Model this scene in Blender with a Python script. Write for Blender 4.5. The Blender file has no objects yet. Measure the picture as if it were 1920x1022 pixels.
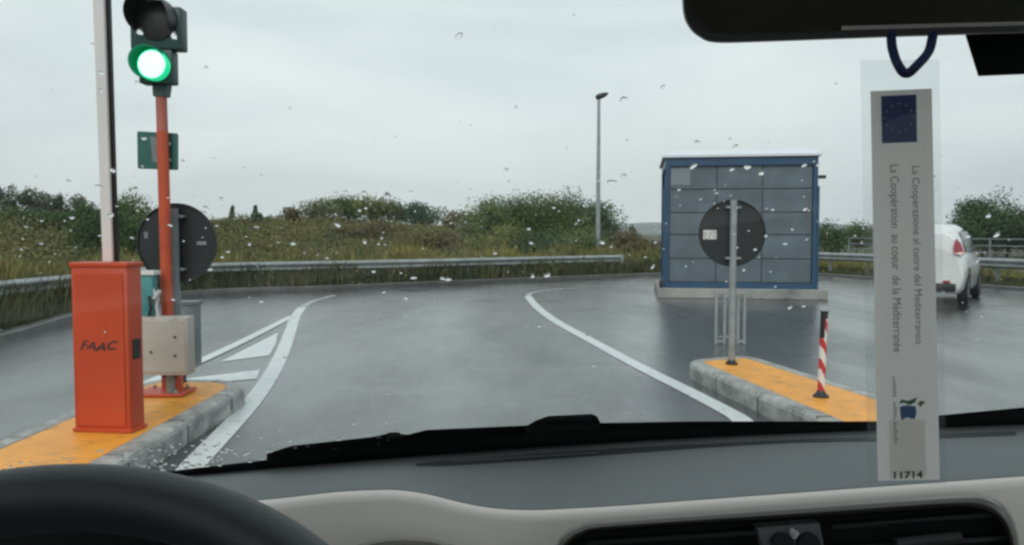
import bpy, bmesh, math, random
from mathutils import Vector, Matrix, noise
random.seed(7)
R = math.radians
scene = bpy.context.scene
C = scene.collection

# ------------------------------------------------------------------ camera
F = 1500.0; CAMZ = 1.35; PITCH = math.atan(74.0/F)
cam = bpy.data.cameras.new('camera'); co = bpy.data.objects.new('camera', cam); C.objects.link(co)
cam.sensor_width = 36.0; cam.lens = F/1920*36; cam.clip_start = 0.02; cam.clip_end = 6000
co.location = (0, 0, CAMZ); co.rotation_euler = (math.pi/2 - PITCH, 0, 0)
scene.camera = co
# ------------------------------------------------------------------ sky
SUN_EL, SUN_AZ = 40, 195
w = bpy.data.worlds.new('World'); scene.world = w; w.use_nodes = True
nt = w.node_tree; N = nt.nodes; L = nt.links
for n in list(N): N.remove(n)
out = N.new('ShaderNodeOutputWorld'); bg = N.new('ShaderNodeBackground'); bg.inputs[1].default_value = 0.12
sky = N.new('ShaderNodeTexSky'); sky.sky_type = 'NISHITA'; sky.sun_disc = False
sky.sun_elevation = R(SUN_EL); sky.sun_rotation = R(SUN_AZ); sky.dust_density = 4
tc = N.new('ShaderNodeTexCoord'); mp = N.new('ShaderNodeMapping'); mp.inputs['Scale'].default_value = (1.1, 1.1, 4.6)
mp.inputs['Rotation'].default_value = (0.0, R(9), 0)
nz = N.new('ShaderNodeTexNoise'); nz.inputs['Scale'].default_value = 1.5; nz.inputs['Detail'].default_value = 5; nz.inputs['Roughness'].default_value = .5
nz.inputs['Distortion'].default_value = .5
rp = N.new('ShaderNodeValToRGB')
K = 1/0.12
rp.color_ramp.elements[0].position = .34; rp.color_ramp.elements[0].color = (.62*K, .70*K, .735*K, 1)
rp.color_ramp.elements[1].position = .66; rp.color_ramp.elements[1].color = (.84*K, .91*K, .90*K, 1)
mx = N.new('ShaderNodeMixRGB'); mx.inputs[0].default_value = .94
L.new(tc.outputs['Generated'], mp.inputs[0]); L.new(mp.outputs[0], nz.inputs[0]); L.new(nz.outputs[0], rp.inputs[0])
L.new(sky.outputs[0], mx.inputs[1]); L.new(rp.outputs[0], mx.inputs[2]); L.new(mx.outputs[0], bg.inputs[0]); L.new(bg.outputs[0], out.inputs[0])
sl = bpy.data.lights.new('sun', 'SUN'); sl.energy = 1.2; sl.angle = R(25); sl.color = (1, .97, .93)
so = bpy.data.objects.new('sun', sl); C.objects.link(so); so.rotation_euler = (R(90-SUN_EL), 0, R(-SUN_AZ+180)); so.location = (0, -30, 60)
scene.view_settings.view_transform = 'Standard'; scene.view_settings.look = 'None'
scene.view_settings.exposure = 0.08; scene.view_settings.gamma = 1
scene.render.engine = 'CYCLES'; scene.cycles.max_bounces = 10; scene.cycles.transparent_max_bounces = 24
scene.cycles.filter_width = 2.7

# ------------------------------------------------------------------ measuring helpers (photo pixel -> world point)
cp, sp_ = math.cos(PITCH), math.sin(PITCH)
def ray(px, py):
    u = (px-960)/F; v = -(py-511)/F
    return Vector((u, cp + v*sp_, -sp_ + v*cp))
def P(px, py, Y):
    d = ray(px, py); t = Y/d.y
    return Vector((d.x*t, Y, CAMZ + d.z*t))
def G(px, py, z=0.0):
    d = ray(px, py); t = (z-CAMZ)/d.z
    return Vector((d.x*t, d.y*t, z))

# ------------------------------------------------------------------ materials
def mat(name, col, rough=.6, metal=0, spec=.5, var=0, vscale=8, bump=0, bscale=40, coat=0, emit=None, estr=0, dirt=None, dscale=3, dlo=.5, dhi=.7):
    m = bpy.data.materials.new(name); m.use_nodes = True
    t = m.node_tree; b = t.nodes['Principled BSDF']
    b.inputs['Base Color'].default_value = (*col, 1); b.inputs['Roughness'].default_value = rough
    b.inputs['Metallic'].default_value = metal; b.inputs['Specular IOR Level'].default_value = spec
    b.inputs['Coat Weight'].default_value = coat; b.inputs['Coat Roughness'].default_value = .08
    if emit: b.inputs['Emission Color'].default_value = (*emit, 1); b.inputs['Emission Strength'].default_value = estr
    tcn = t.nodes.new('ShaderNodeTexCoord')
    cur = None
    if var or dirt:
        n1 = t.nodes.new('ShaderNodeTexNoise'); n1.inputs['Scale'].default_value = vscale; n1.inputs['Detail'].default_value = 6
        t.links.new(tcn.outputs['Object'], n1.inputs[0])
        r = t.nodes.new('ShaderNodeValToRGB'); r.color_ramp.elements[0].position = .3; r.color_ramp.elements[1].position = .7
        r.color_ramp.elements[0].color = (*[c*(1-var) for c in col], 1); r.color_ramp.elements[1].color = (*[min(1, c*(1+var)) for c in col], 1)
        t.links.new(n1.outputs[0], r.inputs[0]); cur = r.outputs[0]
        if dirt:
            n2 = t.nodes.new('ShaderNodeTexNoise'); n2.inputs['Scale'].default_value = dscale; n2.inputs['Detail'].default_value = 8; n2.inputs['Roughness'].default_value = .65
            t.links.new(tcn.outputs['Object'], n2.inputs[0])
            r2 = t.nodes.new('ShaderNodeValToRGB'); r2.color_ramp.elements[0].position = dlo; r2.color_ramp.elements[1].position = dhi
            mxx = t.nodes.new('ShaderNodeMixRGB'); mxx.inputs[2].default_value = (*dirt, 1)
            t.links.new(n2.outputs[0], r2.inputs[0]); t.links.new(r2.outputs[0], mxx.inputs[0]); t.links.new(cur, mxx.inputs[1]); cur = mxx.outputs[0]
        t.links.new(cur, b.inputs['Base Color'])
    if bump:
        n3 = t.nodes.new('ShaderNodeTexNoise'); n3.inputs['Scale'].default_value = bscale; n3.inputs['Detail'].default_value = 4
        t.links.new(tcn.outputs['Object'], n3.inputs[0])
        bp = t.nodes.new('ShaderNodeBump'); bp.inputs['Strength'].default_value = bump; bp.inputs['Distance'].default_value = .01
        t.links.new(n3.outputs[0], bp.inputs['Height']); t.links.new(bp.outputs[0], b.inputs['Normal'])
    return m

def leafmat(name, cols, scale=.6, rough=.6, rv=.34):
    """foliage: colour by leaf, by patch"""
    m = bpy.data.materials.new(name); m.use_nodes = True; t = m.node_tree; b = t.nodes['Principled BSDF']
    g = t.nodes.new('ShaderNodeNewGeometry'); n = t.nodes.new('ShaderNodeTexNoise'); n.inputs['Scale'].default_value = scale; n.inputs['Detail'].default_value = 4
    t.links.new(g.outputs['Position'], n.inputs[0])
    ma = t.nodes.new('ShaderNodeMath'); ma.operation = 'MULTIPLY_ADD'; ma.inputs[1].default_value = rv; t.links.new(g.outputs['Random Per Island'], ma.inputs[0])
    sb = t.nodes.new('ShaderNodeMath'); sb.operation = 'SUBTRACT'; sb.inputs[1].default_value = rv/2
    t.links.new(n.outputs[0], sb.inputs[0]); t.links.new(sb.outputs[0], ma.inputs[2])
    r = t.nodes.new('ShaderNodeValToRGB'); e = r.color_ramp.elements
    e[0].position = .28; e[0].color = (*cols[0], 1); e[1].position = .72; e[1].color = (*cols[-1], 1)
    for i, c in enumerate(cols[1:-1]):
        q = e.new(.28 + .44*(i+1)/(len(cols)-1)); q.color = (*c, 1)
    t.links.new(ma.outputs[0], r.inputs[0]); t.links.new(r.outputs[0], b.inputs['Base Color'])
    b.inputs['Roughness'].default_value = rough; b.inputs['Specular IOR Level'].default_value = .25
    return m

def glassmat(name, tint=(1, 1, 1), refl=1.0, veil=0.0, veilcol=(.8, .8, .8), ior=1.45):
    m = bpy.data.materials.new(name); m.use_nodes = True; t = m.node_tree
    for n in list(t.nodes): t.nodes.remove(n)
    o = t.nodes.new('ShaderNodeOutputMaterial'); tr = t.nodes.new('ShaderNodeBsdfTransparent'); tr.inputs[0].default_value = (*tint, 1)
    gl = t.nodes.new('ShaderNodeBsdfGlossy'); gl.inputs['Roughness'].default_value = .02
    fr = t.nodes.new('ShaderNodeFresnel'); fr.inputs[0].default_value = ior
    mu = t.nodes.new('ShaderNodeMath'); mu.operation = 'MULTIPLY'; mu.inputs[1].default_value = refl; t.links.new(fr.outputs[0], mu.inputs[0])
    m1 = t.nodes.new('ShaderNodeMixShader'); t.links.new(mu.outputs[0], m1.inputs[0]); t.links.new(tr.outputs[0], m1.inputs[1]); t.links.new(gl.outputs[0], m1.inputs[2])
    if veil:
        df = t.nodes.new('ShaderNodeBsdfDiffuse'); df.inputs[0].default_value = (*veilcol, 1)
        m2 = t.nodes.new('ShaderNodeMixShader'); m2.inputs[0].default_value = veil
        t.links.new(m1.outputs[0], m2.inputs[1]); t.links.new(df.outputs[0], m2.inputs[2]); t.links.new(m2.outputs[0], o.inputs[0])
    else: t.links.new(m1.outputs[0], o.inputs[0])
    return m

def wet_asphalt():
    m = bpy.data.materials.new('wet_asphalt'); m.use_nodes = True; t = m.node_tree; b = t.nodes['Principled BSDF']
    g = t.nodes.new('ShaderNodeTexCoord')
    def nse(s, d, sc=(1, 1, 1), rg=.55):
        mpp = t.nodes.new('ShaderNodeMapping'); mpp.inputs['Scale'].default_value = sc; t.links.new(g.outputs['Object'], mpp.inputs[0])
        n = t.nodes.new('ShaderNodeTexNoise'); n.inputs['Scale'].default_value = s; n.inputs['Detail'].default_value = d; n.inputs['Roughness'].default_value = rg
        t.links.new(mpp.outputs[0], n.inputs[0]); return n.outputs[0]
    big = nse(.55, 6, (1, .3, 1), .6); mid = nse(2.2, 6, (1, .35, 1)); fine = nse(90, 3)
    r = t.nodes.new('ShaderNodeValToRGB'); r.color_ramp.elements[0].position = .35; r.color_ramp.elements[1].position = .68
    r.color_ramp.elements[0].color = (.017, .024, .029, 1); r.color_ramp.elements[1].color = (.040, .049, .055, 1)
    t.links.new(mid, r.inputs[0])
    mm = t.nodes.new('ShaderNodeMixRGB'); mm.blend_type = 'MULTIPLY'; mm.inputs[0].default_value = .45
    r2 = t.nodes.new('ShaderNodeValToRGB'); r2.color_ramp.elements[0].position = .3; r2.color_ramp.elements[1].position = .75
    t.links.new(fine, r2.inputs[0]); t.links.new(r.outputs[0], mm.inputs[1]); t.links.new(r2.outputs[0], mm.inputs[2]); t.links.new(mm.outputs[0], b.inputs['Base Color'])
    rr = t.nodes.new('ShaderNodeMapRange'); rr.inputs[1].default_value = .38; rr.inputs[2].default_value = .62; rr.inputs[3].default_value = .13; rr.inputs[4].default_value = .36
    t.links.new(big, rr.inputs[0]); t.links.new(rr.outputs[0], b.inputs['Roughness'])
    b.inputs['Specular IOR Level'].default_value = .5; b.inputs['IOR'].default_value = 1.5
    c2 = t.nodes.new('ShaderNodeMapRange'); c2.inputs[1].default_value = .36; c2.inputs[2].default_value = .60; c2.inputs[3].default_value = 1.0; c2.inputs[4].default_value = .6
    t.links.new(big, c2.inputs[0]); t.links.new(c2.outputs[0], b.inputs['Coat Weight'])
    b.inputs['Coat Roughness'].default_value = .13; b.inputs['Coat IOR'].default_value = 1.42
    st = nse(.9, 8, (.6, 1.1, 1), .66); sr = t.nodes.new('ShaderNodeMapRange'); sr.inputs[1].default_value = .56; sr.inputs[2].default_value = .66; sr.inputs[3].default_value = 1; sr.inputs[4].default_value = .35
    t.links.new(st, sr.inputs[0]); mq = t.nodes.new('ShaderNodeMath'); mq.operation = 'MULTIPLY'; t.links.new(rr.outputs[0], mq.inputs[0]); t.links.new(sr.outputs[0], mq.inputs[1]); t.links.new(mq.outputs[0], b.inputs['Roughness'])
    cr = t.nodes.new('ShaderNodeMapRange'); cr.inputs[3].default_value = .06; cr.inputs[4].default_value = .19; cr.inputs[1].default_value = .35; cr.inputs[2].default_value = 1; t.links.new(sr.outputs[0], cr.inputs[0]); t.links.new(cr.outputs[0], b.inputs['Coat Roughness'])
    bp = t.nodes.new('ShaderNodeBump'); bp.inputs['Strength'].default_value = .5; bp.inputs['Distance'].default_value = .004
    t.links.new(fine, bp.inputs['Height'])
    bp2 = t.nodes.new('ShaderNodeBump'); bp2.inputs['Strength'].default_value = .25; bp2.inputs['Distance'].default_value = .02
    t.links.new(mid, bp2.inputs['Height']); t.links.new(bp.outputs[0], bp2.inputs['Normal']); t.links.new(bp2.outputs[0], b.inputs['Normal'])
    t.links.new(bp2.outputs[0], b.inputs['Coat Normal'])
    return m

M = {}
M['asphalt'] = wet_asphalt()
M['paint'] = mat('road_paint', (.62, .66, .66), .35, var=.08, dirt=(.20, .21, .21), dscale=14, dlo=.56, dhi=.72)
M['paint_worn'] = mat('worn_road_paint', (.60, .63, .63), .35, var=.1, dirt=(.06, .065, .07), dscale=9, dlo=.42, dhi=.6)
M['yellow'] = mat('yellow_island_paint', (.80, .34, .035), .45, var=.12, vscale=5, dirt=(.25, .14, .04), dscale=7, dlo=.54, dhi=.78, bump=.3, bscale=60)
M['kerb'] = mat('kerb_stone', (.36, .37, .35), .5, var=.25, vscale=12, dirt=(.17, .175, .165), dscale=5, dlo=.45, dhi=.65, bump=.4, bscale=50)
M['orange'] = mat('orange_paint', (.50, .055, .011), .42, var=.08, vscale=3, coat=.08, dirt=(.42, .07, .025), dscale=6, dlo=.55, dhi=.8)
M['orange_pole'] = mat('orange_pole_paint', (.50, .075, .024), .45, var=.15, vscale=6)
M['red_primer'] = mat('faded_red_paint', (.42, .12, .09), .55, var=.15)
M['black'] = mat('black_plastic', (.012, .013, .014), .45)
M['blackm'] = mat('black_matte', (.006, .0065, .007), .75, spec=.2)
M['white_arm'] = mat('white_arm_paint', (.88, .88, .88), .35, var=.04, vscale=2)
M['dark_green'] = mat('dark_green_housing', (.012, .050, .045), .45, var=.2)
M['green_plate'] = mat('green_plate', (.022, .115, .10), .5, var=.15, vscale=5)
M['green_glow'] = mat('green_lit_lens', (.1, .8, .5), .3, emit=(.50, 1, .80), estr=1.7)
M['green_ring'] = mat('green_lit_rim', (.0, .3, .12), .3, emit=(.02, .75, .33), estr=.8)
M['green_visor'] = mat('green_visor', (.006, .22, .12), .4)
M['galv'] = mat('galvanised_steel', (.30, .33, .34), .45, metal=.35, var=.2, vscale=9)
M['galv_dark'] = mat('weathered_steel', (.20, .23, .24), .5, metal=.2, var=.25, vscale=5)
M['rail'] = mat('guardrail_steel', (.27, .30, .30), .5, metal=.15, var=.25, vscale=2.2, dirt=(.13, .14, .12), dscale=2, dlo=.55, dhi=.75)
M['sign_back'] = mat('sign_back', (.012, .017, .019), .55, var=.2, vscale=4)
M['sticker'] = mat('white_sticker', (.65, .66, .65), .5, dirt=(.2, .2, .2), var=.1, dscale=60, dlo=.5, dhi=.6)
M['cab'] = mat('beige_cabinet_paint', (.43, .41, .37), .5, var=.1, vscale=4, dirt=(.22, .2, .17), dscale=10, dlo=.6, dhi=.8)
M['teal'] = mat('teal_paint', (.05, .26, .26), .45, var=.15)
M['lightgrey'] = mat('light_grey_metal', (.5, .52, .52), .45)
M['concrete'] = mat('concrete', (.33, .33, .31), .7, var=.2, vscale=3, dirt=(.16, .165, .16), dscale=1.5, dlo=.5, dhi=.7, bump=.3)
M['wet_edge'] = mat('wet_edging', (.10, .105, .10), .4, var=.3, vscale=3)
M['frame_grey'] = mat('dull_grey_steel', (.30, .32, .32), .5, var=.15)
M['blue'] = mat('blue_frame_paint', (.018, .066, .135), .4, var=.12, vscale=3)
M['kpanel'] = mat('kiosk_panel', (.105, .14, .165), .38, var=.18, vscale=2.2, dirt=(.085, .105, .12), dscale=1.6, dlo=.45, dhi=.7)
M['kpanel2'] = mat('kiosk_light_panel', (.19, .23, .25), .35, var=.1)
M['kroof'] = mat('kiosk_roof', (.68, .72, .76), .4, var=.06, vscale=1)
M['red'] = mat('red_band', (.50, .03, .035), .45, var=.1)
M['whitep'] = mat('white_plastic', (.70, .70, .68), .45, var=.05)
M['car_white'] = mat('white_car_paint', (.72, .74, .73), .3, coat=.8, var=.04, vscale=2)
M['car_glass'] = mat('tinted_glass', (.02, .025, .028), .08, spec=.7)
M['tail'] = mat('red_tail_lamp', (.30, .02, .03), .2, coat=.8)
M['tyre'] = mat('tyre_rubber', (.015, .015, .016), .8)
M['rim'] = mat('alloy_rim', (.35, .36, .37), .35, metal=.7)
M['dash'] = mat('dashboard_grey_vinyl', (.118, .132, .135), .62, var=.05, vscale=5, bump=.25, bscale=700)
M['groove'] = mat('dark_grille', (.03, .034, .036), .6)
M['trim'] = mat('beige_trim', (.66, .61, .565), .5, var=.03, vscale=4, bump=.12, bscale=900)
M['trim_brown'] = mat('dark_beige_trim', (.17, .155, .135), .45)
M['bezel'] = mat('vent_bezel', (.05, .047, .042), .32, coat=.3)
M['wheel'] = mat('steering_leather', (.019, .025, .027), .5, var=.1, vscale=30, bump=.08, bscale=500)
M['headliner'] = mat('headliner', (.42, .41, .39), .9)
M['seat'] = mat('seat_fabric', (.16, .16, .16), .9)
M['mirrorbody'] = mat('mirror_housing', (.020, .021, .023), .42)
M['mirror'] = mat('mirror_glass', (.17, .172, .16), .14, metal=1, var=.25, vscale=12)
M['cord'] = mat('blue_cord', (.008, .035, .16), .7, var=.3, vscale=300, bump=.8, bscale=900)
M['card'] = mat('card_paper', (.84, .78, .74), .55, var=.03)
M['card_light'] = mat('card_paper_light', (.44, .43, .425), .55)
M['card_grey'] = mat('card_grey_print', (.79, .745, .71), .55)
M['euro_blue'] = mat('flag_blue', (.012, .032, .20), .5)
M['star'] = mat('flag_star', (.22, .26, .34), .5)
M['ink'] = mat('ink_dark', (.12, .112, .11), .6)
M['ink_grey'] = mat('ink_grey', (.20, .19, .19), .6)
M['ink_black'] = mat('ink_black', (.02, .02, .02), .6)
M['logo_blue'] = mat('logo_blue', (.04, .12, .30), .5)
M['logo_green'] = mat('logo_green', (.03, .14, .07), .5)
M['logo_brown'] = mat('logo_brown', (.20, .16, .05), .5)
for k_ in ('card', 'card_grey'):
    t = M[k_].node_tree; b = t.nodes['Principled BSDF']; tl = t.nodes.new('ShaderNodeBsdfTranslucent'); tl.inputs[0].default_value = (.92, .89, .86, 1) if k_ == 'card' else (.89, .86, .83, 1)
    ms = t.nodes.new('ShaderNodeMixShader'); ms.inputs[0].default_value = .72; t.links.new(b.outputs[0], ms.inputs[1]); t.links.new(tl.outputs[0], ms.inputs[2]); t.links.new(ms.outputs[0], t.nodes['Material Output'].inputs[0])
M['sleeve'] = glassmat('clear_sleeve', (.98, .99, .99), .4, .05, (.75, .78, .78))
M['windscreen'] = glassmat('windscreen_glass', (.965, .99, .985), .05)
M['trunk'] = mat('bark', (.09, .075, .06), .85, var=.3, vscale=6)
M['own_paint'] = mat('own_car_paint', (.10, .11, .12), .35, coat=.6)
M['earth'] = mat('verge_soil', (.055, .065, .03), .9, var=.4, vscale=.5, dirt=(.08, .07, .04), dscale=.25, dlo=.42, dhi=.6, bump=.6, bscale=3)
M['hill'] = mat('far_hill', (.12, .16, .15), .9, var=.2, vscale=.02)
M['leaf_dark'] = leafmat('leaf_dark', [(0.025, 0.052, 0.020), (0.049, 0.096, 0.032), (0.079, 0.137, 0.043)])
M['leaf_mid'] = leafmat('leaf_mid', [(0.052, 0.088, 0.026), (0.096, 0.149, 0.041), (0.149, 0.201, 0.058)])
M['leaf_olive'] = leafmat('leaf_olive', [(0.096, 0.108, 0.035), (0.149, 0.172, 0.055), (0.210, 0.219, 0.080)])
M['leaf_pale'] = leafmat('leaf_pale', [(0.105, 0.131, 0.072), (0.175, 0.201, 0.109), (0.245, 0.263, 0.145)])
M['leaf_grey'] = leafmat('leaf_grey', [(0.052, 0.074, 0.049), (0.088, 0.114, 0.072), (0.140, 0.158, 0.102)])
M['leaf_brown'] = leafmat('leaf_brown', [(0.088, 0.074, 0.038), (0.131, 0.108, 0.052), (0.166, 0.158, 0.065)])
M['leaf_blue'] = leafmat('leaf_blue', [(0.032, 0.074, 0.046), (0.056, 0.114, 0.065), (0.088, 0.149, 0.080)])
M['brush'] = leafmat('brush_leaf', [(0.049, 0.079, 0.026), (0.096, 0.123, 0.041), (0.175, 0.144, 0.070), (0.131, 0.166, 0.043), (0.193, 0.149, 0.080), (0.149, 0.175, 0.051)], .5, rv=.16)
M['grass'] = leafmat('grass_blade', [(.055, .085, .028), (.10, .125, .045), (.19, .16, .06), (.17, .18, .045), (.33, .28, .05)], .38, rv=.2)
M['grass_dark'] = leafmat('grass_blade_dark', [(.022, .034, .014), (.045, .06, .022), (.075, .078, .032), (.10, .10, .035)], .7, rv=.2)
def dropmat():
    m = bpy.data.materials.new('water_drop'); m.use_nodes = True; b = m.node_tree.nodes['Principled BSDF']
    b.inputs['Base Color'].default_value = (1, 1, 1, 1); b.inputs['Roughness'].default_value = 0; b.inputs['IOR'].default_value = 1.33
    b.inputs['Transmission Weight'].default_value = 1
    return m
M['drop'] = dropmat()

# ------------------------------------------------------------------ mesh building
def rotz(a): return Matrix.Rotation(a, 4, 'Z')
class MB:
    def __init__(s): s.v = []; s.f = []
    def add(s, vs, fs, mtx=None):
        b = len(s.v)
        for p in vs:
            p = Vector(p)
            s.v.append(mtx @ p if mtx else p)
        for f in fs: s.f.append([b+i for i in f])
        return s
    def box(s, c, size, bevel=0, mtx=None, seg=2):
        bm = bmesh.new(); bmesh.ops.create_cube(bm, size=1)
        for q in bm.verts: q.co = Vector((q.co.x*size[0]+c[0], q.co.y*size[1]+c[1], q.co.z*size[2]+c[2]))
        if bevel: bmesh.ops.bevel(bm, geom=bm.edges[:], offset=bevel, segments=seg, affect='EDGES', profile=.5)
        bm.verts.index_update()
        s.add([q.co.copy() for q in bm.verts], [[q.index for q in f.verts] for f in bm.faces], mtx); bm.free(); return s
    def tube(s, pts, r, n=12, cap=True):
        pts = [Vector(p) for p in pts]; rs = r if isinstance(r, (list, tuple)) else [r]*len(pts)
        vs = []; fs = []; up = None
        for i, p in enumerate(pts):
            d = (pts[min(i+1, len(pts)-1)] - pts[max(i-1, 0)]).normalized()
            if up is None:
                up = Vector((0, 0, 1)) if abs(d.z) < .9 else Vector((0, 1, 0))
            a = d.cross(up).normalized(); bb = a.cross(d).normalized(); up = bb
            for k in range(n):
                t = 2*math.pi*k/n; vs.append(p + a*math.cos(t)*rs[i] + bb*math.sin(t)*rs[i])
        for i in range(len(pts)-1):
            for k in range(n):
                fs.append([i*n+k, i*n+(k+1) % n, (i+1)*n+(k+1) % n, (i+1)*n+k])
        if cap: fs.append(list(range(n))[::-1]); fs.append([(len(pts)-1)*n+k for k in range(n)])
        return s.add(vs, fs)
    def prism(s, poly, vec):
        """poly: list of 3D points; vec: extrusion"""
        n = len(poly); vs = [Vector(p) for p in poly] + [Vector(p)+Vector(vec) for p in poly]
        fs = [list(range(n))[::-1], list(range(n, 2*n))] + [[i, (i+1) % n, n+(i+1) % n, n+i] for i in range(n)]
        return s.add(vs, fs)
    def grid(s, rows, closed=False):
        n = len(rows[0]); vs = [p for r in rows for p in r]; fs = []
        for i in range(len(rows)-1):
            for k in range(n if closed else n-1):
                fs.append([i*n+k, i*n+(k+1) % n, (i+1)*n+(k+1) % n, (i+1)*n+k])
        return s.add(vs, fs)
    def build(s, name, m, parent=None, smooth=False, at=None):
        root = parent
        while root is not None and root.parent is not None: root = root.parent
        org = Vector((0, 0, 0))
        if root is not None and root.get('_w'): org = Vector(root.location)
        if at is not None: org = Vector(at)
        me = bpy.data.meshes.new(name); me.from_pydata([tuple(v-org) for v in s.v], [], s.f)
        bm = bmesh.new(); bm.from_mesh(me)
        if len(bm.verts) < 20000: bmesh.ops.recalc_face_normals(bm, faces=bm.faces[:])
        bm.to_mesh(me); bm.free()
        me.materials.append(m)
        if smooth:
            me.shade_smooth()
            try: me.set_sharp_from_angle(angle=R(40))
            except Exception: pass
        o = bpy.data.objects.new(name, me); C.objects.link(o)
        if parent is not None: o.parent = parent
        elif at is not None: o.location = at
        return o
def tag(o, label=None, cat=None, group=None, kind=None):
    if label: o['label'] = label
    if cat: o['category'] = cat
    if group: o['group'] = group
    if kind: o['kind'] = kind
    return o
def thing(name, label, cat, loc=(0, 0, 0), group=None, world=True, rz=0):
    o = bpy.data.objects.new(name, None); C.objects.link(o); o.location = loc; o.rotation_euler = (0, 0, rz); o.empty_display_size = .2
    if world: o['_w'] = 1
    return tag(o, label, cat, group)
def catmull(pts, n=8):
    pts = [Vector(p) for p in pts]; o = []
    for i in range(len(pts)-1):
        p0 = pts[max(i-1, 0)]; p1 = pts[i]; p2 = pts[i+1]; p3 = pts[min(i+2, len(pts)-1)]
        for k in range(n):
            t = k/n
            o.append(.5*((2*p1)+(-p0+p2)*t+(2*p0-5*p1+4*p2-p3)*t*t+(-p0+3*p1-3*p2+p3)*t**3))
    o.append(pts[-1]); return o
def interp(tab, x):
    if x <= tab[0][0]: return tab[0][1]
    for (a, ya), (b, yb) in zip(tab, tab[1:]):
        if x <= b: return ya + (yb-ya)*(x-a)/(b-a)
    return tab[-1][1]
def smooth_interp(tab, x, w=25):
    return sum(interp(tab, x+d*w) for d in (-1, -.5, 0, .5, 1))/5
def textverts(body, offset=0, shear=0):
    cu = bpy.data.curves.new('txt', 'FONT'); cu.body = body; cu.size = 1; cu.resolution_u = 3; cu.offset = offset; cu.shear = shear
    cu.fill_mode = 'FRONT'
    o = bpy.data.objects.new('txt', cu); C.objects.link(o)
    me = bpy.data.meshes.new_from_object(o)
    vs = [v.co.copy() for v in me.vertices]; fs = [list(p.vertices) for p in me.polygons]
    bpy.data.objects.remove(o); bpy.data.curves.remove(cu); bpy.data.meshes.remove(me)
    x0 = min(v.x for v in vs); x1 = max(v.x for v in vs); y0 = min(v.y for v in vs); y1 = max(v.y for v in vs)
    return [((v.x-x0)/(x1-x0), (v.y-y0)/(y1-y0)) for v in vs], fs

# ================================================================== SETTING
EDGE = [Vector(p) for p in [(-6.3, -40, 0), (-6.2, 0, 0), (-6.25, 7, 0), (-6.45, 10, 0), (-6.9, 12.4, 0), (-7.3, 15.2, 0), (-7.2, 17.3, 0), (-6.3, 18.5, 0), (-4.6, 19.3, 0),
        (-.9, 22.0, 0), (3.6, 25.0, 0), (6.6, 26.6, 0), (9.2, 26.2, 0), (10.6, 23, 0), (11.9, 19, 0), (14.2, 12, 0), (17, 2, 0), (20, -40, 0)]]
ES = catmull(EDGE, 5)
def inside(x, y):
    c = False; n = len(ES)
    for i in range(n):
        a = ES[i]; b = ES[(i+1) % n]
        if (a.y > y) != (b.y > y) and x < (b.x-a.x)*(y-a.y)/(b.y-a.y)+a.x: c = not c
    return c
def edist(x, y):
    m = 1e9
    for a, b in zip(ES, ES[1:]):
        dx = b.x-a.x; dy = b.y-a.y; l = dx*dx+dy*dy
        t = max(0, min(1, ((x-a.x)*dx+(y-a.y)*dy)/l)) if l else 0
        d = (x-a.x-dx*t)**2+(y-a.y-dy*t)**2
        if d < m: m = d
    m = math.sqrt(m)
    return -m if inside(x, y) else m
def S(t): t = max(0, min(1, t)); return t*t*(3-2*t)
def hgt(x, y, d=None):
    if d is None: d = edist(x, y)
    if d < 0: return -.12
    side = 1 - S((x+5.0)/8.0)*.85
    h = .02 + .12*S(d/1.2) + (1.72*S((d-2.0)/24.0)) * side
    h += .25*S((d-2)/4)*(noise.noise(Vector((x*.12, y*.12, 3))))*(.4+side)
    return h
def axis(lo, hi, flo, fhi, fine, coarse):
    a = []; v = lo
    while v < hi:
        a.append(v); v += fine if flo <= v < fhi else coarse*(1+min(abs(v-flo), abs(v-fhi))*.02)
    a.append(hi); return a
xs = axis(-600, 600, -34, 30, .8, 4); ys = axis(-60, 900, -2, 60, .8, 4)
mb = MB(); rows = [[Vector((x, y, hgt(x, y))) for x in xs] for y in ys]; mb.grid(rows)
tag(mb.build('ground', M['earth'], smooth=True), kind='structure')
# road: fan-less polygon laid as strips
mb = MB(); ctr = Vector((2, 5, 0))
ring = [ES[i] for i in range(len(ES))]
def outset(p, d):
    v = (p-ctr); return p + Vector((v.x, v.y, 0)).normalized()*d
rr = [[ctr + (outset(p, .05)-ctr)*k for p in ring] for k in (.02, .33, .66, 1.0)]
mb.grid(rr, True)
tag(mb.build('road', M['asphalt']), kind='structure')
# concrete edging along the verge
def sweep(path, prof):
    rows = []
    for i, p in enumerate(path):
        d = (path[min(i+1, len(path)-1)]-path[max(i-1, 0)]); d.z = 0; d.normalize(); nrm = Vector((-d.y, d.x, 0))
        rows.append([p + nrm*a + Vector((0, 0, b)) for a, b in prof])
    return rows
kerbpath = [p for p in ES if p.y > -5]
mb = MB(); mb.grid(sweep(kerbpath, [(-.02, -.05), (-.02, .06), (.0, .075), (.16, .075), (.16, -.05)]))
tag(mb.build('verge_kerb', M['wet_edge']), kind='structure')

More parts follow.
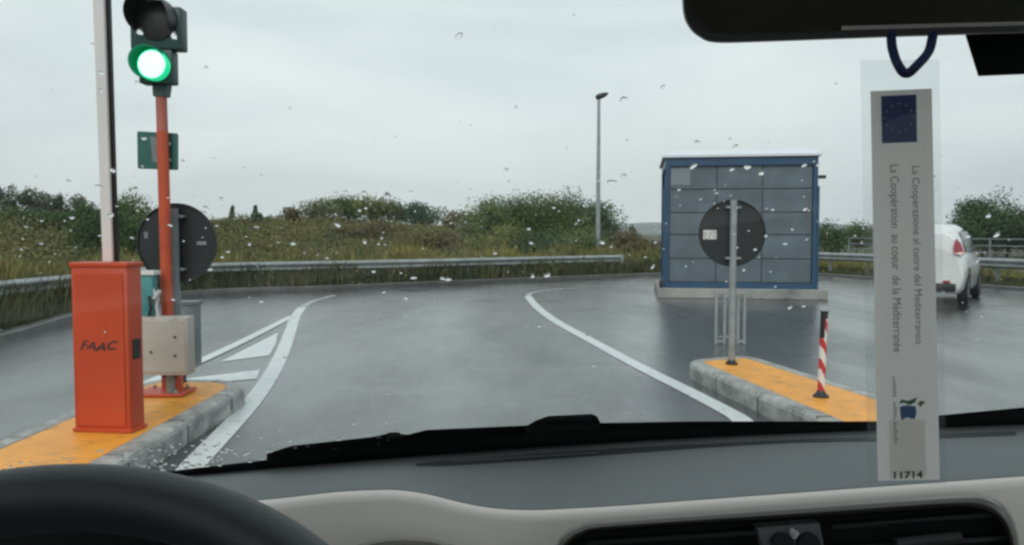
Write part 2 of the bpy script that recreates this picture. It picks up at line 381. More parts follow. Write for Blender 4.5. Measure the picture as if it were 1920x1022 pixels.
# road markings ------------------------------------------------
def strip(name, pts, width, m, z=.004, n=8):
    path = catmull(pts, n) if len(pts) > 2 else [Vector(p) for p in pts]
    mb = MB(); mb.grid(sweep(path, [(-width/2, z), (width/2, z)]))
    return tag(mb.build(name, m), kind='structure')
def gp(l): return [G(x, y) for x, y in l]
strip('lane_line', gp([(340, 900), (372, 862), (420, 812), (470, 757), (507, 705), (530, 660), (543, 625), (553, 596), (566, 577)]), .155, M['paint'])
strip('lane_line', gp([(566, 577), (590, 564), (628, 554)]), .13, M['paint_worn'])
strip('lane_line', gp([(1396, 794), (1372, 776), (1290, 733), (1200, 688), (1105, 637), (1040, 601), (1006, 575), (990, 556)]), .155, M['paint'])
strip('lane_line', gp([(990, 556), (998, 549), (1040, 543), (1090, 540)]), .12, M['paint_worn'])
strip('lane_line', gp([(268, 722), (300, 709), (355, 687), (450, 643), (547, 594)]), .13, M['paint'], .008)
def flat(name, px, m=M['paint'], z=.004):
    mb = MB(); q = [G(x, y) + Vector((0, 0, z)) for x, y in px]; mb.add(q, [list(range(len(q)))])
    return tag(mb.build(name, m), kind='structure')
flat('painted_wedge', [(413, 679), (521, 624), (517, 645), (505, 667)])
flat('painted_bar', [(345, 711), (487, 694), (481, 711), (345, 722)])

# islands ------------------------------------------------------
def rounded(poly, r, n=5):
    o = []; k = len(poly)
    for i in range(k):
        p = Vector(poly[i]); a = Vector(poly[i-1]); b = Vector(poly[(i+1) % k])
        rr_ = r[i] if isinstance(r, list) else r
        if rr_ < .01: o.append(p); continue
        d1 = (a-p).normalized()*rr_; d2 = (b-p).normalized()*rr_
        for j in range(n+1):
            t = j/n; o.append((p+d1)*(1-t)**2 + p*2*t*(1-t) + (p+d2)*t*t)
    return o
def inset(poly, d):
    o = []; n = len(poly); cx = sum((p for p in poly), Vector())/n
    for i in range(n):
        a = (poly[i]-poly[i-1]).normalized() if (poly[i]-poly[i-1]).length > 1e-6 else Vector((1, 0, 0)); b = (poly[(i+1) % n]-poly[i]).normalized()
        nn = Vector((-(a.y+b.y), a.x+b.x, 0)).normalized()
        if nn.dot(cx-poly[i]) < 0 and False: nn = -nn
        o.append(poly[i]+nn*d)
    return o
def island(name, poly, rad, kw, label):
    poly = rounded([Vector((x, y, 0)) for x, y in poly], rad)
    area = sum(poly[i-1].x*poly[i].y-poly[i].x*poly[i-1].y for i in range(len(poly)))
    if area < 0: poly.reverse()
    root = thing(name, label, 'traffic island', (poly[0].x, poly[0].y, 0))
    H = .15
    prof = [(0, -.02), (.0, .11), (.012, .135), (.035, H), (kw, H), (kw+.004, H-.006), (kw+.02, H-.006)]
    mb = MB(); mb.grid([[p+Vector((0, 0, z)) for p in inset(poly, a)] for a, z in prof], True)
    ks = mb.build('kerbstones', M['kerb'], root)
    mb = MB(); q = [p+Vector((0, 0, H-.002)) for p in inset(poly, kw+.006)]; c = sum(q, Vector())/len(q)
    mb.add(q+[c], [[i, (i+1) % len(q), len(q)] for i in range(len(q))])
    mb.build('painted_top', M['yellow'], root)
    # kerb joints
    acc = 0
    for i in range(len(poly)):
        a = poly[i]; b = poly[(i+1) % len(poly)]; l = (b-a).length
        while acc < l:
            p = a+(b-a)*(acc/l); d = (b-a).normalized(); nn = Vector((-d.y, d.x, 0)); mb = MB()
            mb.add([p-nn*.003+Vector((0, 0, .0))-d*.006, p-nn*.003+d*.006, p-nn*.003+d*.006+Vector((0, 0, .112)), p-nn*.003-d*.006+Vector((0, 0, .112))], [[0, 1, 2, 3]])
            mb.add([p+nn*.03-d*.005+Vector((0, 0, H+.002)), p+nn*.03+d*.005+Vector((0, 0, H+.002)), p+nn*kw+d*.005+Vector((0, 0, H+.002)), p+nn*kw-d*.005+Vector((0, 0, H+.002))], [[0, 1, 2, 3]])
            mb.f += [[3, 2, 5, 4]]; mb.build('kerb_joint', M['groove'], ks); acc += .8
        acc -= l
    return root
island('traffic_island', [(-2.02, 0.4), (-2.08, 4.2), (-2.08, 6.55), (-3.02, 6.55), (-2.98, 4.2), (-2.9, .4)], [.2, 0, .5, .3, 0, .2], .13,
       'yellow painted island with grey kerb under the orange barrier box and traffic light')
island('traffic_island', [(1.62, 7.55), (2.35, 7.85), (2.75, 5.8), (3.4, 1.2), (2.6, 1.2), (1.97, 5.17)], [.25, .25, 0, .2, .2, 0], .13,
       'yellow painted island with grey kerb carrying the striped post and round sign on its own')

# ================================================================== BARRIER
bx = G(205, 808, .15); bD = bx.y
def bp_(px, py, Y): return P(px, py, Y)
root = thing('barrier_gate', 'orange boom barrier cabinet with its white arm raised upright, nearest on the yellow island', 'barrier', (G(205, 812, .15).x, 4.95, .15))
W = .365; Dp = .15; Hb = 1.0
X0 = P(146, 812, 4.80).x; X1 = P(255, 812, 4.80).x+.015; cx = (X0+X1)/2; W = .36
yaw = rotz(R(-2))
orig = Vector((P(197, 812, 4.78).x, 4.77+Dp/2, .15))
Mx = Matrix.Translation(orig) @ rotz(R(-7))
mb = MB(); mb.box((0, 0, .51), (W, Dp, .98), .008, Mx); mb.build('cabinet', M['orange'], root, True)
mb = MB(); mb.box((0, 0, 1.01), (W+.016, Dp+.016, .03), .006, Mx); mb.build('lid', M['orange'], root, True)
mb = MB(); mb.box((0, 0, .012), (W+.02, Dp+.02, .022), .003, Mx); mb.build('base_plate', M['orange'], root)
mb = MB(); mb.box((0, -Dp/2-.004, .5), (W*.86, .008, .92), .003, Mx); o = mb.build('door', M['orange'], root)
mb = MB(); mb.box((-.03, -Dp/2-.0095, .60), (W*.42, .003, .16), .001, Mx); mb.build('panel', M['orange'], o)
mb = MB(); mb.box((W/2+.004, -.0, .50), (.012, .07, .12), .003, Mx); mb.build('lock', M['black'], root)
tv, tf = textverts('FAAC', .02, .35)
mb = MB(); mb.add([Mx @ Vector((-.125+.245*u, -Dp/2-.0115, .497+.055*v+.006*math.sin(u*9))) for u, v in tv], tf); mb.build('lettering', M['ink_black'], root)
# arm
A0 = P(206, 500, 4.98); A1 = P(183, -160, 4.35)
ax = (A1-A0)
mb = MB(); wv = Vector((.037, 0, 0)); tv_ = Vector((0, .028, 0))
def armsec(t, k): 
    c = A0+ax*t; return [c+wv*a*k+tv_*b for a, b in ((-1, -.5), (-.75, -1), (.75, -1), (1, -.5), (1, .5), (.75, 1), (-.75, 1), (-1, .5))]
mb.grid([armsec(t/6, 1) for t in range(7)], True); mb.add(armsec(1, 1), [list(range(8))])
arm = mb.build('barrier_arm', M['white_arm'], root)
mb = MB(); 
mb.grid([[A0+ax*t/6+Vector((a, b, 0)) for a, b in ((.038, -.022), (.052, -.016), (.052, .016), (.038, .022))] for t in range(7)], True); mb.build('rubber_edge', M['black'], arm)

# ================================================================== TRAFFIC LIGHT
TY = 5.95
tb = G(325, 738, .15)
def T(px, py, dy=0): return P(px, py, TY+dy)
tx = T(312, 600).x
root = thing('traffic_light', 'two-lamp green-housed traffic light on an orange pole, its lower green lamp lit', 'traffic light', (tx, TY, .15))
zt = T(308, 165).z
ztop = zt
zmid = T(308, 245).z
mb = MB(); mb.tube([(tx+.035, TY, .17), (tx+.01, TY, .5), (tx-.0, TY, zmid)], .041, 16); pole = mb.build('pole', M['orange_pole'], root, True)
mb = MB(); mb.tube([(tx-.0, TY, zmid), (tx-.003, TY, zt-.0)], .0395, 16); mb.build('pole_top', M['red_primer'], pole, True)
mb = MB(); mb.box((tx-.01, TY-.02, .165), (.36, .28, .022), .004); mb.tube([(tx+.035, TY, .17), (tx+.035, TY, .29)], .075, 18)
mb.build('base_plate', M['orange_pole'], root)
for a, b in ((-.13, -.12), (.12, -.12), (-.13, .09), (.12, .09)): mb = MB(); mb.tube([(tx+a, TY+b-.02, .175), (tx+a, TY+b-.02, .2)], .014, 8); mb.build('bolt', M['galv'], root)
mb = MB(); mb.box((tx+.06, TY-.06, .32), (.11, .10, .07), .01); mb.build('cable_gland', M['black'], root)
def pxbox(mb, x0, y0, x1, y1, Y, dep, bev=.01):
    a = P(x0, y1, Y); b = P(x1, y0, Y); mb.box(((a.x+b.x)/2, Y+dep/2, (a.z+b.z)/2), (b.x-a.x, dep, b.z-a.z), bev); return mb
# lower lamp
mb = MB(); pxbox(mb, 260, 93, 322, 156, TY-.10, .12, .012); hs = mb.build('lamp_housing', M['dark_green'], root, True)
def disc(mb, c, r, th, n=36, ax_=(0, -1, 0)):
    a = Vector(ax_).normalized(); mb.tube([c, c+a*th], r, n); return mb
lc = P(292, 124, TY-.10)
mb = MB()
rws = []
for k, (rr_, off) in enumerate([(.108, 0), (.112, .05), (.106, .06), (.095, .066)]):
    rws.append([lc+Vector((math.cos(t*math.tau/32)*rr_, -off, math.sin(t*math.tau/32)*rr_)) for t in range(32)])
mb.grid(rws, True); mb.build('lens', M['green_ring'], hs, True)
mb = MB(); rws = [[lc+Vector((math.cos(t*math.tau/32)*rr_, -off, math.sin(t*math.tau/32)*rr_)) for t in range(32)] for rr_, off in ((.097, .066), (.08, .076), (.04, .086), (.001, .088))]
mb.grid(rws, True); mb.build('lamp', M['green_glow'], hs, True)
def visor(c, r, ln, a0, a1, m, parent, drop=.0, skew=0):
    mb = MB(); n = 24; th = .005
    ro, ri = [], []
    rows = []
    for k in range(n+1):
        t = a0+(a1-a0)*k/n; w = math.sin(math.pi*k/n)**.5
        l = ln*(.35+.65*w)
        cs, sn = math.cos(t), math.sin(t)
        rows.append([c+Vector((cs*r, 0, sn*r)), c+Vector((cs*r+skew*l, -l, sn*r-drop*l)), c+Vector((cs*(r-th)+skew*l, -l, sn*(r-th)-drop*l)), c+Vector((cs*(r-th), 0, sn*(r-th)))])
    mb.grid(rows); return mb.build('visor', m, parent, True)
visor(lc+Vector((-.012, .0, .008)), .122, .10, R(10), R(235), M['green_visor'], hs, -.05, -.28)
# upper lamp (bigger, unlit)
mb = MB(); pxbox(mb, 244, 12, 338, 92, TY-.10, .13, .012); hu = mb.build('lamp_housing', M['dark_green'], root, True)
uc = P(293, 38, TY-.10)
mb = MB(); rws = []
for rr_, off in [(.145, 0), (.145, .012), (.12, .02), (.07, .03), (.001, .034)]:
    rws.append([uc+Vector((math.cos(t*math.tau/32)*rr_, -off, math.sin(t*math.tau/32)*rr_)) for t in range(32)])
mb.grid(rws, True); mb.build('lens', M['black'], hu, True)
visor(uc, .155, .20, R(-35), R(215), M['black'], hu, -.02, -.05)
mb = MB(); a = P(300, 155, TY-.02); 
mb.grid([[Vector((a.x-.05+o1, TY-.04, a.z)), Vector((a.x+.06-o1*.0, TY-.04, a.z)), Vector((a.x+.06, TY+.05, a.z)), Vector((a.x-.05+o1, TY+.05, a.z))] for o1 in (0,)]+
        [[Vector((tx-.045, TY-.045, a.z-.10)), Vector((tx+.045, TY-.045, a.z-.10)), Vector((tx+.045, TY+.045, a.z-.10)), Vector((tx-.045, TY+.045, a.z-.10))]], True)
mb.build('bracket', M['dark_green'], root)
# green plate behind the pole
mb = MB(); y = TY+.05
mb.prism(rounded([P(257, 246, y), P(333, 250, y), P(333, 319, y), P(258, 316, y)], .015, 3), (0, .015, 0)); o = mb.build('plate', M['green_plate'], root)
mb = MB(); mb.prism([P(281, 255, y-.004), P(297, 259, y-.004), P(300, 283, y-.004), P(294, 305, y-.004), P(286, 304, y-.004)], (0, .003, 0)); mb.build('arrow_mark', M['galv_dark'], o)
for yy in (270, 300): mb = MB(); z = P(0, yy, TY).z; mb.tube([(tx-.05, TY+.02, z), (tx+.05, TY+.02, z)], .012, 8); mb.build('clip', M['galv'], o)

# ---- beige cabinet on the island
cb = P(307, 700, 5.72)
root = thing('control_cabinet', 'small beige metal control cabinet fixed low behind the orange barrier box', 'cabinet', (cb.x, 5.78, .15))
mb = MB(); pxbox(mb, 262, 595, 351, 704, 5.72, .13, .006); mb.build('body', M['cab'], root, True)
mb = MB(); pxbox(mb, 268, 601, 346, 698, 5.715, .004, .002); dr = mb.build('door', M['cab'], root)
for px, py in ((328, 632), (328, 667), (283, 660)): mb = MB(); c = P(px, py, 5.711); disc(mb, c, .008, .008, 10); mb.build('screw', M['black'], dr)
mb = MB(); a = P(270, 705, 5.8); b = P(350, 705, 5.8)
mb.box(((a.x+b.x)/2+.02, 5.84, (a.z+.15)/2+.005), (.05, .04, a.z-.155), .003); mb.build('foot', M['galv_dark'], root)
# grey cabinet behind
root2 = thing('grey_cabinet', 'narrow dark grey equipment case standing just behind the beige cabinet', 'cabinet', (P(345, 690, 6.3).x, 6.3, .15))
mb = MB(); pxbox(mb, 318, 572, 364, 686, 6.32, .14, .008); mb.build('body', M['galv_dark'], root2, True)
mb = MB(); pxbox(mb, 314, 566, 367, 573, 6.31, .16, .002); mb.build('lid', M['galv_dark'], root2)
mb = MB(); a = P(341, 687, 6.39); mb.box((a.x, 6.39, (a.z+.15)/2), (.05, .05, a.z-.15+.002), 0); mb.build('foot', M['black'], root2)
# teal device on top
root = thing('intercom_unit', 'teal box with a white cap beside the orange pole, on the beige cabinet', 'intercom', (P(275, 594, 5.8).x, 5.8, P(275, 594, 5.8).z))
mb = MB(); pxbox(mb, 262, 516, 285, 592, 5.76, .09, .006); mb.build('body', M['teal'], root, True)
mb = MB(); pxbox(mb, 255, 508, 288, 516, 5.745, .12, .003); mb.build('cap', M['whitep'], root)
mb = MB(); a = P(287, 594, 5.8); 
mb.tube([P(283, 535, 5.79), P(291, 552, 5.78), P(296, 560, 5.78), P(293, 575, 5.78), P(296, 594, 5.78)], .013, 10); mb.tube([P(289, 560, 5.75), P(300, 545, 5.75)], .015, 10); mb.build('bracket', M['lightgrey'], root, True)
mb = MB(); mb.tube([P(279, 555, 5.74), P(283, 578, 5.74), P(279, 592, 5.74)], .012, 8); mb.build('cable', M['black'], root)

# ---- round signs seen from the back
def round_sign(px, py, rpx, D, top_py, base, label, pw, stickers, m_pole, clamps):
    c = P(px, py, D); r = rpx/F*D
    base = Vector(base)
    root = thing('round_sign', label, 'road sign', base)
    pr = pw/F*D/2
    mb = MB(); tz = P(base.x*F/D+960, top_py, D-.03).z
    mb.tube([(base.x, D-.035, base.z), (base.x, D-.035, tz)], pr, 14); pole = mb.build('pole', m_pole, root, True)
    mb = MB(); mb.tube([(c.x, D+.01, c.z), (c.x, D+.016, c.z)], r, 56); d = mb.build('sign_disc', M['sign_back'], root)
    mb = MB(); n = 56
    mb.grid([[Vector((c.x+math.cos(t*math.tau/n)*a, D+b, c.z+math.sin(t*math.tau/n)*a)) for t in range(n)] for a, b in ((r, .012), (r+.004, .012), (r+.004, -.004), (r-.006, -.004), (r-.008, .009))], True)
    mb.build('rim', M['sign_back'], d, True)
    for cy in clamps:
        z = P(px, cy, D).z
        mb = MB(); mb.box((base.x, D-.02, z), (pr*2+.045, .045, .022), .003)
        mb.tube([(base.x+pr+.03, D-.05, z), (base.x+pr+.03, D+.01, z)], .009, 8); mb.tube([(base.x-pr-.03, D-.05, z), (base.x-pr-.03, D+.01, z)], .009, 8)
        mb.build('clamp', M['galv'], root)
    for sx, sy, sw, sh, mm in stickers:
        a = P(sx, sy, D+.008); mb = MB(); mb.box((a.x, D+.007, a.z), (sw/F*D, .003, sh/F*D), 0); mb.build('sticker', mm, d)
    return root, pr
r1, pr = round_sign(331, 456, 74, 6.12, 391, (P(331, 456, 6.12).x, 6.085, .15), 'round traffic sign seen from behind on a grey pole behind the orange pole', 17, [(378, 456, 18, 7, M['galv_dark']), (274, 441, 7, 12, M['galv_dark'])], M['galv_dark'], (406, 505))
r2, pr = round_sign(1373, 437, 62, 7.32, 375, (P(1373, 437, 7.32).x, 7.285, .15), 'round traffic sign with a small white sticker seen from behind, before the blue kiosk', 13, [(1331, 440, 25, 17, M['sticker'])], M['galv'], (389, 484))
c = r2.location; mb = MB(); mb.tube([(c.x, c.y, .15), (c.x, c.y, .165)], .055, 16); mb.tube([(c.x, c.y, .16), (c.x, c.y, .19)], [.045, .035], 16); mb.build('base_plate', M['black'], r2)

# ---- striped post
pb = G(1539, 744, .15)
root = thing('marker_post', 'slim red and white striped marker post with a black base', 'bollard', pb)
Hh = .625; lean = Vector((.012, 0, 1)); n = 20; seg = 64
def post_pt(z, t, r): return pb + Vector((lean.x*z/Hh*1.2 + math.cos(t)*r, math.sin(t)*r, z))
rad = .026
mbw, mbr, mbk = MB(), MB(), MB()
for i in range(seg):
    z0 = .02+(Hh-.02)*i/seg; z1 = .02+(Hh-.02)*(i+1)/seg
    for k in range(n):
        t0 = math.tau*k/n; t1 = math.tau*(k+1)/n
        q = [post_pt(z0, t0, rad), post_pt(z0, t1, rad), post_pt(z1, t1, rad), post_pt(z1, t0, rad)]
        ph = (z0/.165 + .35*math.cos(t0)*.8) % 1
        tgt = mbr if ph < .45 else mbw
        if z0 > Hh-.055 or (z0 > Hh-.19 and math.cos(t0) < -.25): tgt = mbk
        tgt.add(q, [[0, 1, 2, 3]])
nw = len(mbw.f); mbw.add(mbr.v, mbr.f); po = mbw.build('post', M['whitep'], root); po.data.materials.append(M['red'])
for i_, p_ in enumerate(po.data.polygons): p_.material_index = 0 if i_ < nw else 1
bm = bmesh.new(); bm.from_mesh(po.data); bmesh.ops.remove_doubles(bm, verts=bm.verts[:], dist=1e-5); bm.to_mesh(po.data); bm.free()
mbk.tube([post_pt(Hh-.004, 0, 0), post_pt(Hh+.006, 0, 0)], .03, 16); mbk.build('cap', M['black'], root)
mb = MB(); mb.tube([pb, pb+Vector((0, 0, .014)), pb+Vector((0, 0, .03)), pb+Vector((0, 0, .05))], [.058, .055, .034, .027], 20); mb.build('base', M['black'], root, True)

# ---- pale steel frame behind the sign
fb = G(1368, 645)
root = thing('steel_frame', 'pale steel hoop frame standing on the wet road before the kiosk', 'frame', (fb.x, fb.y, 0))
D = fb.y
for x0, x1 in ((1340, 1360), (1381, 1397)):
    mb = MB(); 
    for x in (x0+2, x1-2): a = P(x, 645, D); b = P(x, 551, D); mb.box((a.x, D, (a.z+b.z)/2), (.028, .03, b.z-a.z), .002)
    a = P((x0+x1)/2, 551, D); mb.box((a.x, D, a.z+.012), ((x1-x0)/F*D, .03, .024), .002)
    a = P((x0+x1)/2, 640, D); mb.box((a.x, D, a.z), ((x1-x0)/F*D-.03, .028, .03), .002)
    mb.build('upright', M['frame_grey'], root)
mb = MB(); a = P(1368, 632, D); mb.box((a.x, D+.03, a.z), (40/F*D, .015, .025), .002); mb.build('crossbar', M['frame_grey'], root)
mb = MB(); a = P(1368, 556, D); mb.box((a.x, D+.03, a.z), (46/F*D, .015, .025), .002); mb.build('crossbar', M['frame_grey'], root)

# ================================================================== KIOSK
KD = 16.55; kc = P(1386, 541, KD); KW = 3.05; KH0 = .2; KH1 = P(1386, 296, KD).z+.02
ka = R(-9)
root = thing('kiosk', 'blue framed kiosk with grey wall panels and white roof on a concrete plinth', 'kiosk', (kc.x, kc.y, 0), world=False, rz=ka)
KDep = 2.8
def lb(name, c, s, m, parent=root, bev=0, smooth=False):
    mb = MB(); mb.box(c, s, bev); return mb.build(name, m, parent, smooth)
lb('plinth', (.02, KDep/2-.02, .1), (KW+.34, KDep+.36, .2), M['concrete'], bev=.015)
lb('wall', (0, KDep/2+.06, (KH0+KH1)/2), (KW-.14, KDep-.1, KH1-KH0-.06), M['kpanel'])
hh = KH1-KH0
for sx in (-1, 1):
    for yy in (0.045, KDep-.045): lb('corner_post', (sx*(KW/2-.045), yy, KH0+hh/2), (.09, .09, hh), M['blue'], bev=.004)
lb('bottom_rail', (0, .04, KH0+.06), (KW-.18, .08, .12), M['blue']); lb('top_rail', (0, .04, KH1-.085), (KW-.18, .08, .17), M['blue'])
for sx in (-1, 1):
    lb('bottom_rail', (sx*(KW/2-.04), KDep/2, KH0+.06), (.08, KDep-.18, .12), M['blue']); lb('top_rail', (sx*(KW/2-.04), KDep/2, KH1-.085), (.08, KDep-.18, .17), M['blue'])
lb('side_panel', (-KW/2-.012, .12, KH0+1.05), (.03, .30, 2.1), M['blue']); lb('side_panel', (KW/2+.012, .12, KH0+1.05), (.03, .30, 2.1), M['blue'])
zz = [KH0+.12, ]; usable = hh-.12-.17
rowz = [0, .205, .41, .60, .80, 1.0]; colx = [0, .335, .655, 1.0]
for i in range(5):
    for j in range(3):
        z0 = KH0+.12+usable*rowz[i]; z1 = KH0+.12+usable*rowz[i+1]; x0 = -KW/2+.09+(KW-.18)*colx[j]; x1 = -KW/2+.09+(KW-.18)*colx[j+1]
        if i == 4 and j == 0: lb('panel', ((x0+x1)/2, .075, (z0+z1)/2), (x1-x0-.022, .03, z1-z0-.022), M['kpanel'], bev=.004); lb('notice', (x0+.22, .056, (z0+z1)/2+.03), (.4, .008, z1-z0-.12), M['kpanel2'])
        else: lb('panel', ((x0+x1)/2, .075+random.uniform(-.004, .004), (z0+z1)/2), (x1-x0-.022, .03, z1-z0-.022), M['kpanel'], bev=.004)
mb = MB(); o = .06; z0 = KH1+.004
base = [(-KW/2-o, -o), (KW/2+o, -o), (KW/2+o, KDep+o), (-KW/2-o, KDep+o)]; top = [(-KW/2+.14, .18), (KW/2-.2, .18), (KW/2-.2, KDep-.2), (-KW/2+.14, KDep-.2)]
mb.grid([[Vector((x, y, z0)) for x, y in base], [Vector((x, y, z0+.045)) for x, y in base], [Vector((x, y, z0+.17)) for x, y in top]], True)
mb.add([Vector((x, y, z0+.17)) for x, y in top], [[0, 1, 2, 3]]); mb.add([Vector((x, y, z0)) for x, y in base], [[3, 2, 1, 0]])
mb.build('roof', M['kroof'], root)
mb = MB(); mb.box((KW/2+.10, .1, KH1-.42), (.14, .07, .07), .01); mb.box((KW/2+.03, .1, KH1-.42), (.05, .03, .03), 0); mb.build('camera', M['black'], root)

mb = MB(); mb.box((-KW/2-.07, -.05, .28), (.07, .07, .16), .01); mb.build('corner_guard', M['black'], root)

# ================================================================== LAMP POST
LD = 30; lb0 = P(1121, 480, LD); lt = P(1123, 181, LD)
root = thing('street_lamp', 'tall thin grey street lamp rising behind the guardrail by the bushes', 'street lamp', (lb0.x, LD, hgt(lb0.x, LD)))
mb = MB(); mb.tube([(lb0.x, LD, hgt(lb0.x, LD)-.1), (lb0.x, LD, 2), (lt.x, LD, lt.z)], [.10, .085, .055], 12); mb.build('pole', M['galv'], root, True)
mb = MB(); a = lt+Vector((-.12, 0, -.05)); b = lt+Vector((.34, -.05, .11))
mb.tube([a, a+(b-a)*.25, a+(b-a)*.7, b], [.07, .11, .09, .03], 10); mb.build('lamp_head', M['black'], root, True)

# ================================================================== GUARDRAILS
def guardrail(path, h, label, group, name='guardrail', off=.35, endpost=True, spacing=2.0, beams=1):
    path = [Vector(p) for p in path]
    root = thing(name, label, 'guardrail', (path[0].x, path[0].y, 0), group)
    for bI in range(beams):
        hb = h-.36*bI
        mb = MB()
        prof = [(.03, 0), (.0, -.015), (-.06, -.05), (-.06, -.08), (.0, -.12), (.0, -.14), (-.06, -.18), (-.06, -.205), (.0, -.24), (.03, -.255)]
        pr2 = prof + [(a+.004, b) for a, b in prof[::-1]]
        mb.grid([[q+Vector((0, 0, hb)) for q in r_] for r_ in [[p+nv*a+Vector((0, 0, b)) for a, b in pr2] for p, nv in zip(path, normals(path))]])
        mb.build('beam', M['rail'], root, True)
    acc = 0; nr = normals(path)
    for i in range(len(path)-1):
        a, b = path[i], path[i+1]; l = (b-a).length
        while acc < l:
            p = a+(b-a)*(acc/l); mb = MB(); q = p+nr[i]*.07; z = hgt(q.x, q.y)
            ang = math.atan2((b-a).y, (b-a).x); mb.box((0, 0, 0), (.06, .1, h-z-.02), 0, Matrix.Translation((q.x, q.y, (h+z)/2-.02)) @ rotz(ang))
            mb.build('post', M['galv_dark'], root); acc += spacing
        acc -= l
    return root
def normals(path):
    o = []
    for i in range(len(path)):
        d = (path[min(i+1, len(path)-1)]-path[max(i-1, 0)]).normalized(); o.append(Vector((-d.y, d.x, 0)))
    return o
# path at the measured pixels; road travels with the verge on the left (normal points to the verge)
gl = [(-7.2, -6, 0), (-7.0, 0, 0), (-7.2, 6, 0)] + [tuple(Vector((P(x, y, Dd).x, Dd, 0))) for x, y, Dd in
      ((0, 527, 11.8), (130, 523, 13.6), (250, 515, 16.2))] + [(-7.2, 18.6, 0), (-6.2, 19.7, 0)] + [(P(x, 500, Dd).x, Dd, 0) for x, Dd in ((600, 20.3), (760, 21.5), (900, 22.9), (1050, 24.6), (1165, 25.9))]
gpth = catmull(gl, 6)
def add_guard():
    rt = guardrail(gpth, .64, 'long weathered steel guardrail curving along the grassy verge to the left', None)
    e = gpth[-1]; nv = normals(gpth)[-1]
    mb = MB(); mb.tube([e+Vector((0, 0, .65)), e+Vector((0, 0, .38))], .085, 12); mb.build('end_terminal', M['rail'], rt, True)
add_guard()
gr = catmull([(P(1500, 500, 26.0).x, 27.6, 0), (10.3, 25.6, 0), (11.6, 22, 0), (12.55, 18.9, 0), (14.8, 12, 0), (17.6, 2, 0)], 6)
guardrail(gr, .72, 'steel guardrail bordering the road to the right, past the kiosk and white car', None)

# green mesh fence far right
root = thing('railing', 'low green metal railing behind the guardrail at the far right', 'railing', (11.5, 27, 0))
fp = [Vector((12.0, 28.5, 0)), Vector((13.6, 25, 0)), Vector((15.2, 21, 0)), Vector((17.5, 15, 0))]
fp = [a+(b-a)*t/3 for a, b in zip(fp, fp[1:]) for t in range(3)]+[fp[-1]]
mb = MB()
for z in (1.05, .85, .65): mb.tube([p+Vector((0, 0, z+.12)) for p in fp], .022, 6)
mb.build('rail', M['galv_dark'], root)
for p in fp: mb = MB(); mb.tube([p+Vector((0, 0, hgt(p.x, p.y))), p+Vector((0, 0, 1.2))], .03, 6); mb.build('post', M['galv_dark'], root)

# ================================================================== VEGETATION
def rnd(a, b): return random.uniform(a, b)
def leaf(mb, c, s, up=0):
    n = Vector((random.gauss(0, 1), random.gauss(0, 1), random.gauss(0, 1)+up)).normalized()
    a = n.orthogonal().normalized(); a = Matrix.Rotation(rnd(0, 6.28), 3, n) @ a; b = n.cross(a)
    i = len(mb.v); l = s*rnd(.7, 1.3); wd = l*rnd(.4, .65)
    mb.v += [c-a*l*.5, c+b*wd*.5, c+a*l*.5, c-b*wd*.5]; mb.f.append([i, i+1, i+2, i+3])
def crown(mb, c, rx, ry, rz, n, leafs, lobes, spread=.62, hollow=.5, vertical=False):
    L_ = []
    for k in range(lobes):
        d = Vector((random.gauss(0, 1), random.gauss(0, 1), random.gauss(0, 1))).normalized(); q = rnd(.3, .72)
        L_.append((Vector((c.x+d.x*rx*q, c.y+d.y*ry*q, c.z+d.z*rz*q)), rnd(.36, .58)*(1 if not vertical else .62)))
    for k in range(n):
        lc_, lr = random.choice(L_)
        d = Vector((random.gauss(0, 1), random.gauss(0, 1), random.gauss(0, 1))).normalized(); q = lr*(rnd(hollow, 1)**.6)*rnd(.85, 1.25)
        leaf(mb, Vector((lc_.x+d.x*rx*q, lc_.y+d.y*ry*q, lc_.z+d.z*rz*q*1.1)), leafs)
    return L_
def tree(px, top, wpx, D, bot, label, m, dens=1.0, leafs=None, name='tree', cat='tree', group='trees and bushes beyond the guardrail', lobes=None, sparse=False):
    top -= 6 if sparse else (11 if top < 395 else 5)
    t = P(px, top, D); b = P(px, bot, D); x = t.x; g = hgt(x, D)
    rx = wpx*(1.15 if sparse else 1.38)/F*D/2; zb = b.z if b.z > g+.9 else g-.1; rz = (t.z-zb)/2; c = Vector((x, D, (t.z+zb)/2))
    root = thing(name, label, cat, (x, D, g), group)
    ls = leafs or max(.06, D*.0030)
    area = rx*rz*math.pi; n = int(min(24000, max(500, area/(ls*ls)*15*dens)))
    mb = MB(); L_ = crown(mb, c, rx*1.0, min(rx, 2.2)*.9, rz*.88, n, ls, lobes or max(7, int(area*3)+7), hollow=.15 if not sparse else .3, vertical=sparse)
    mb.build('crown', m, root)
    mb = MB(); th = max(.04, (t.z-g)*.022)
    mb.tube([(x, D, g-.15), (x+rnd(-.05, .05), D, g+(zb-g)*.6+.1), (x+rnd(-.1, .1), D, c.z), (x, D, c.z+rz*.6)], [th, th*.85, th*.55, th*.2], 7)
    for lc_, lr in L_[:9]:
        s0 = Vector((x, D, rnd(zb*.6+g*.4, c.z))); mb.tube([s0, (s0+lc_)/2+Vector((0, 0, .1)), lc_], [th*.4, th*.25, th*.1], 5)
    mb.build('trunk', M['trunk'], root)
    return root
LG = 'thin bare-looking trees at the far left'
tree(8, 336, 60, 44, 420, 'thin grey-green tree at the far left, tallest of its row', M['leaf_grey'], .75, sparse=True)
tree(68, 339, 76, 44, 425, 'wispy grey tree second from the left in the row of thin trees', M['leaf_grey'], .6, sparse=True)
tree(112, 348, 50, 46, 420, 'small wispy tree third from the left in the row of thin trees', M['leaf_grey'], .6, sparse=True)
tree(146, 360, 42, 45, 420, 'shortest wispy tree, nearest the barrier arm in the thin row', M['leaf_grey'], .45, sparse=True)
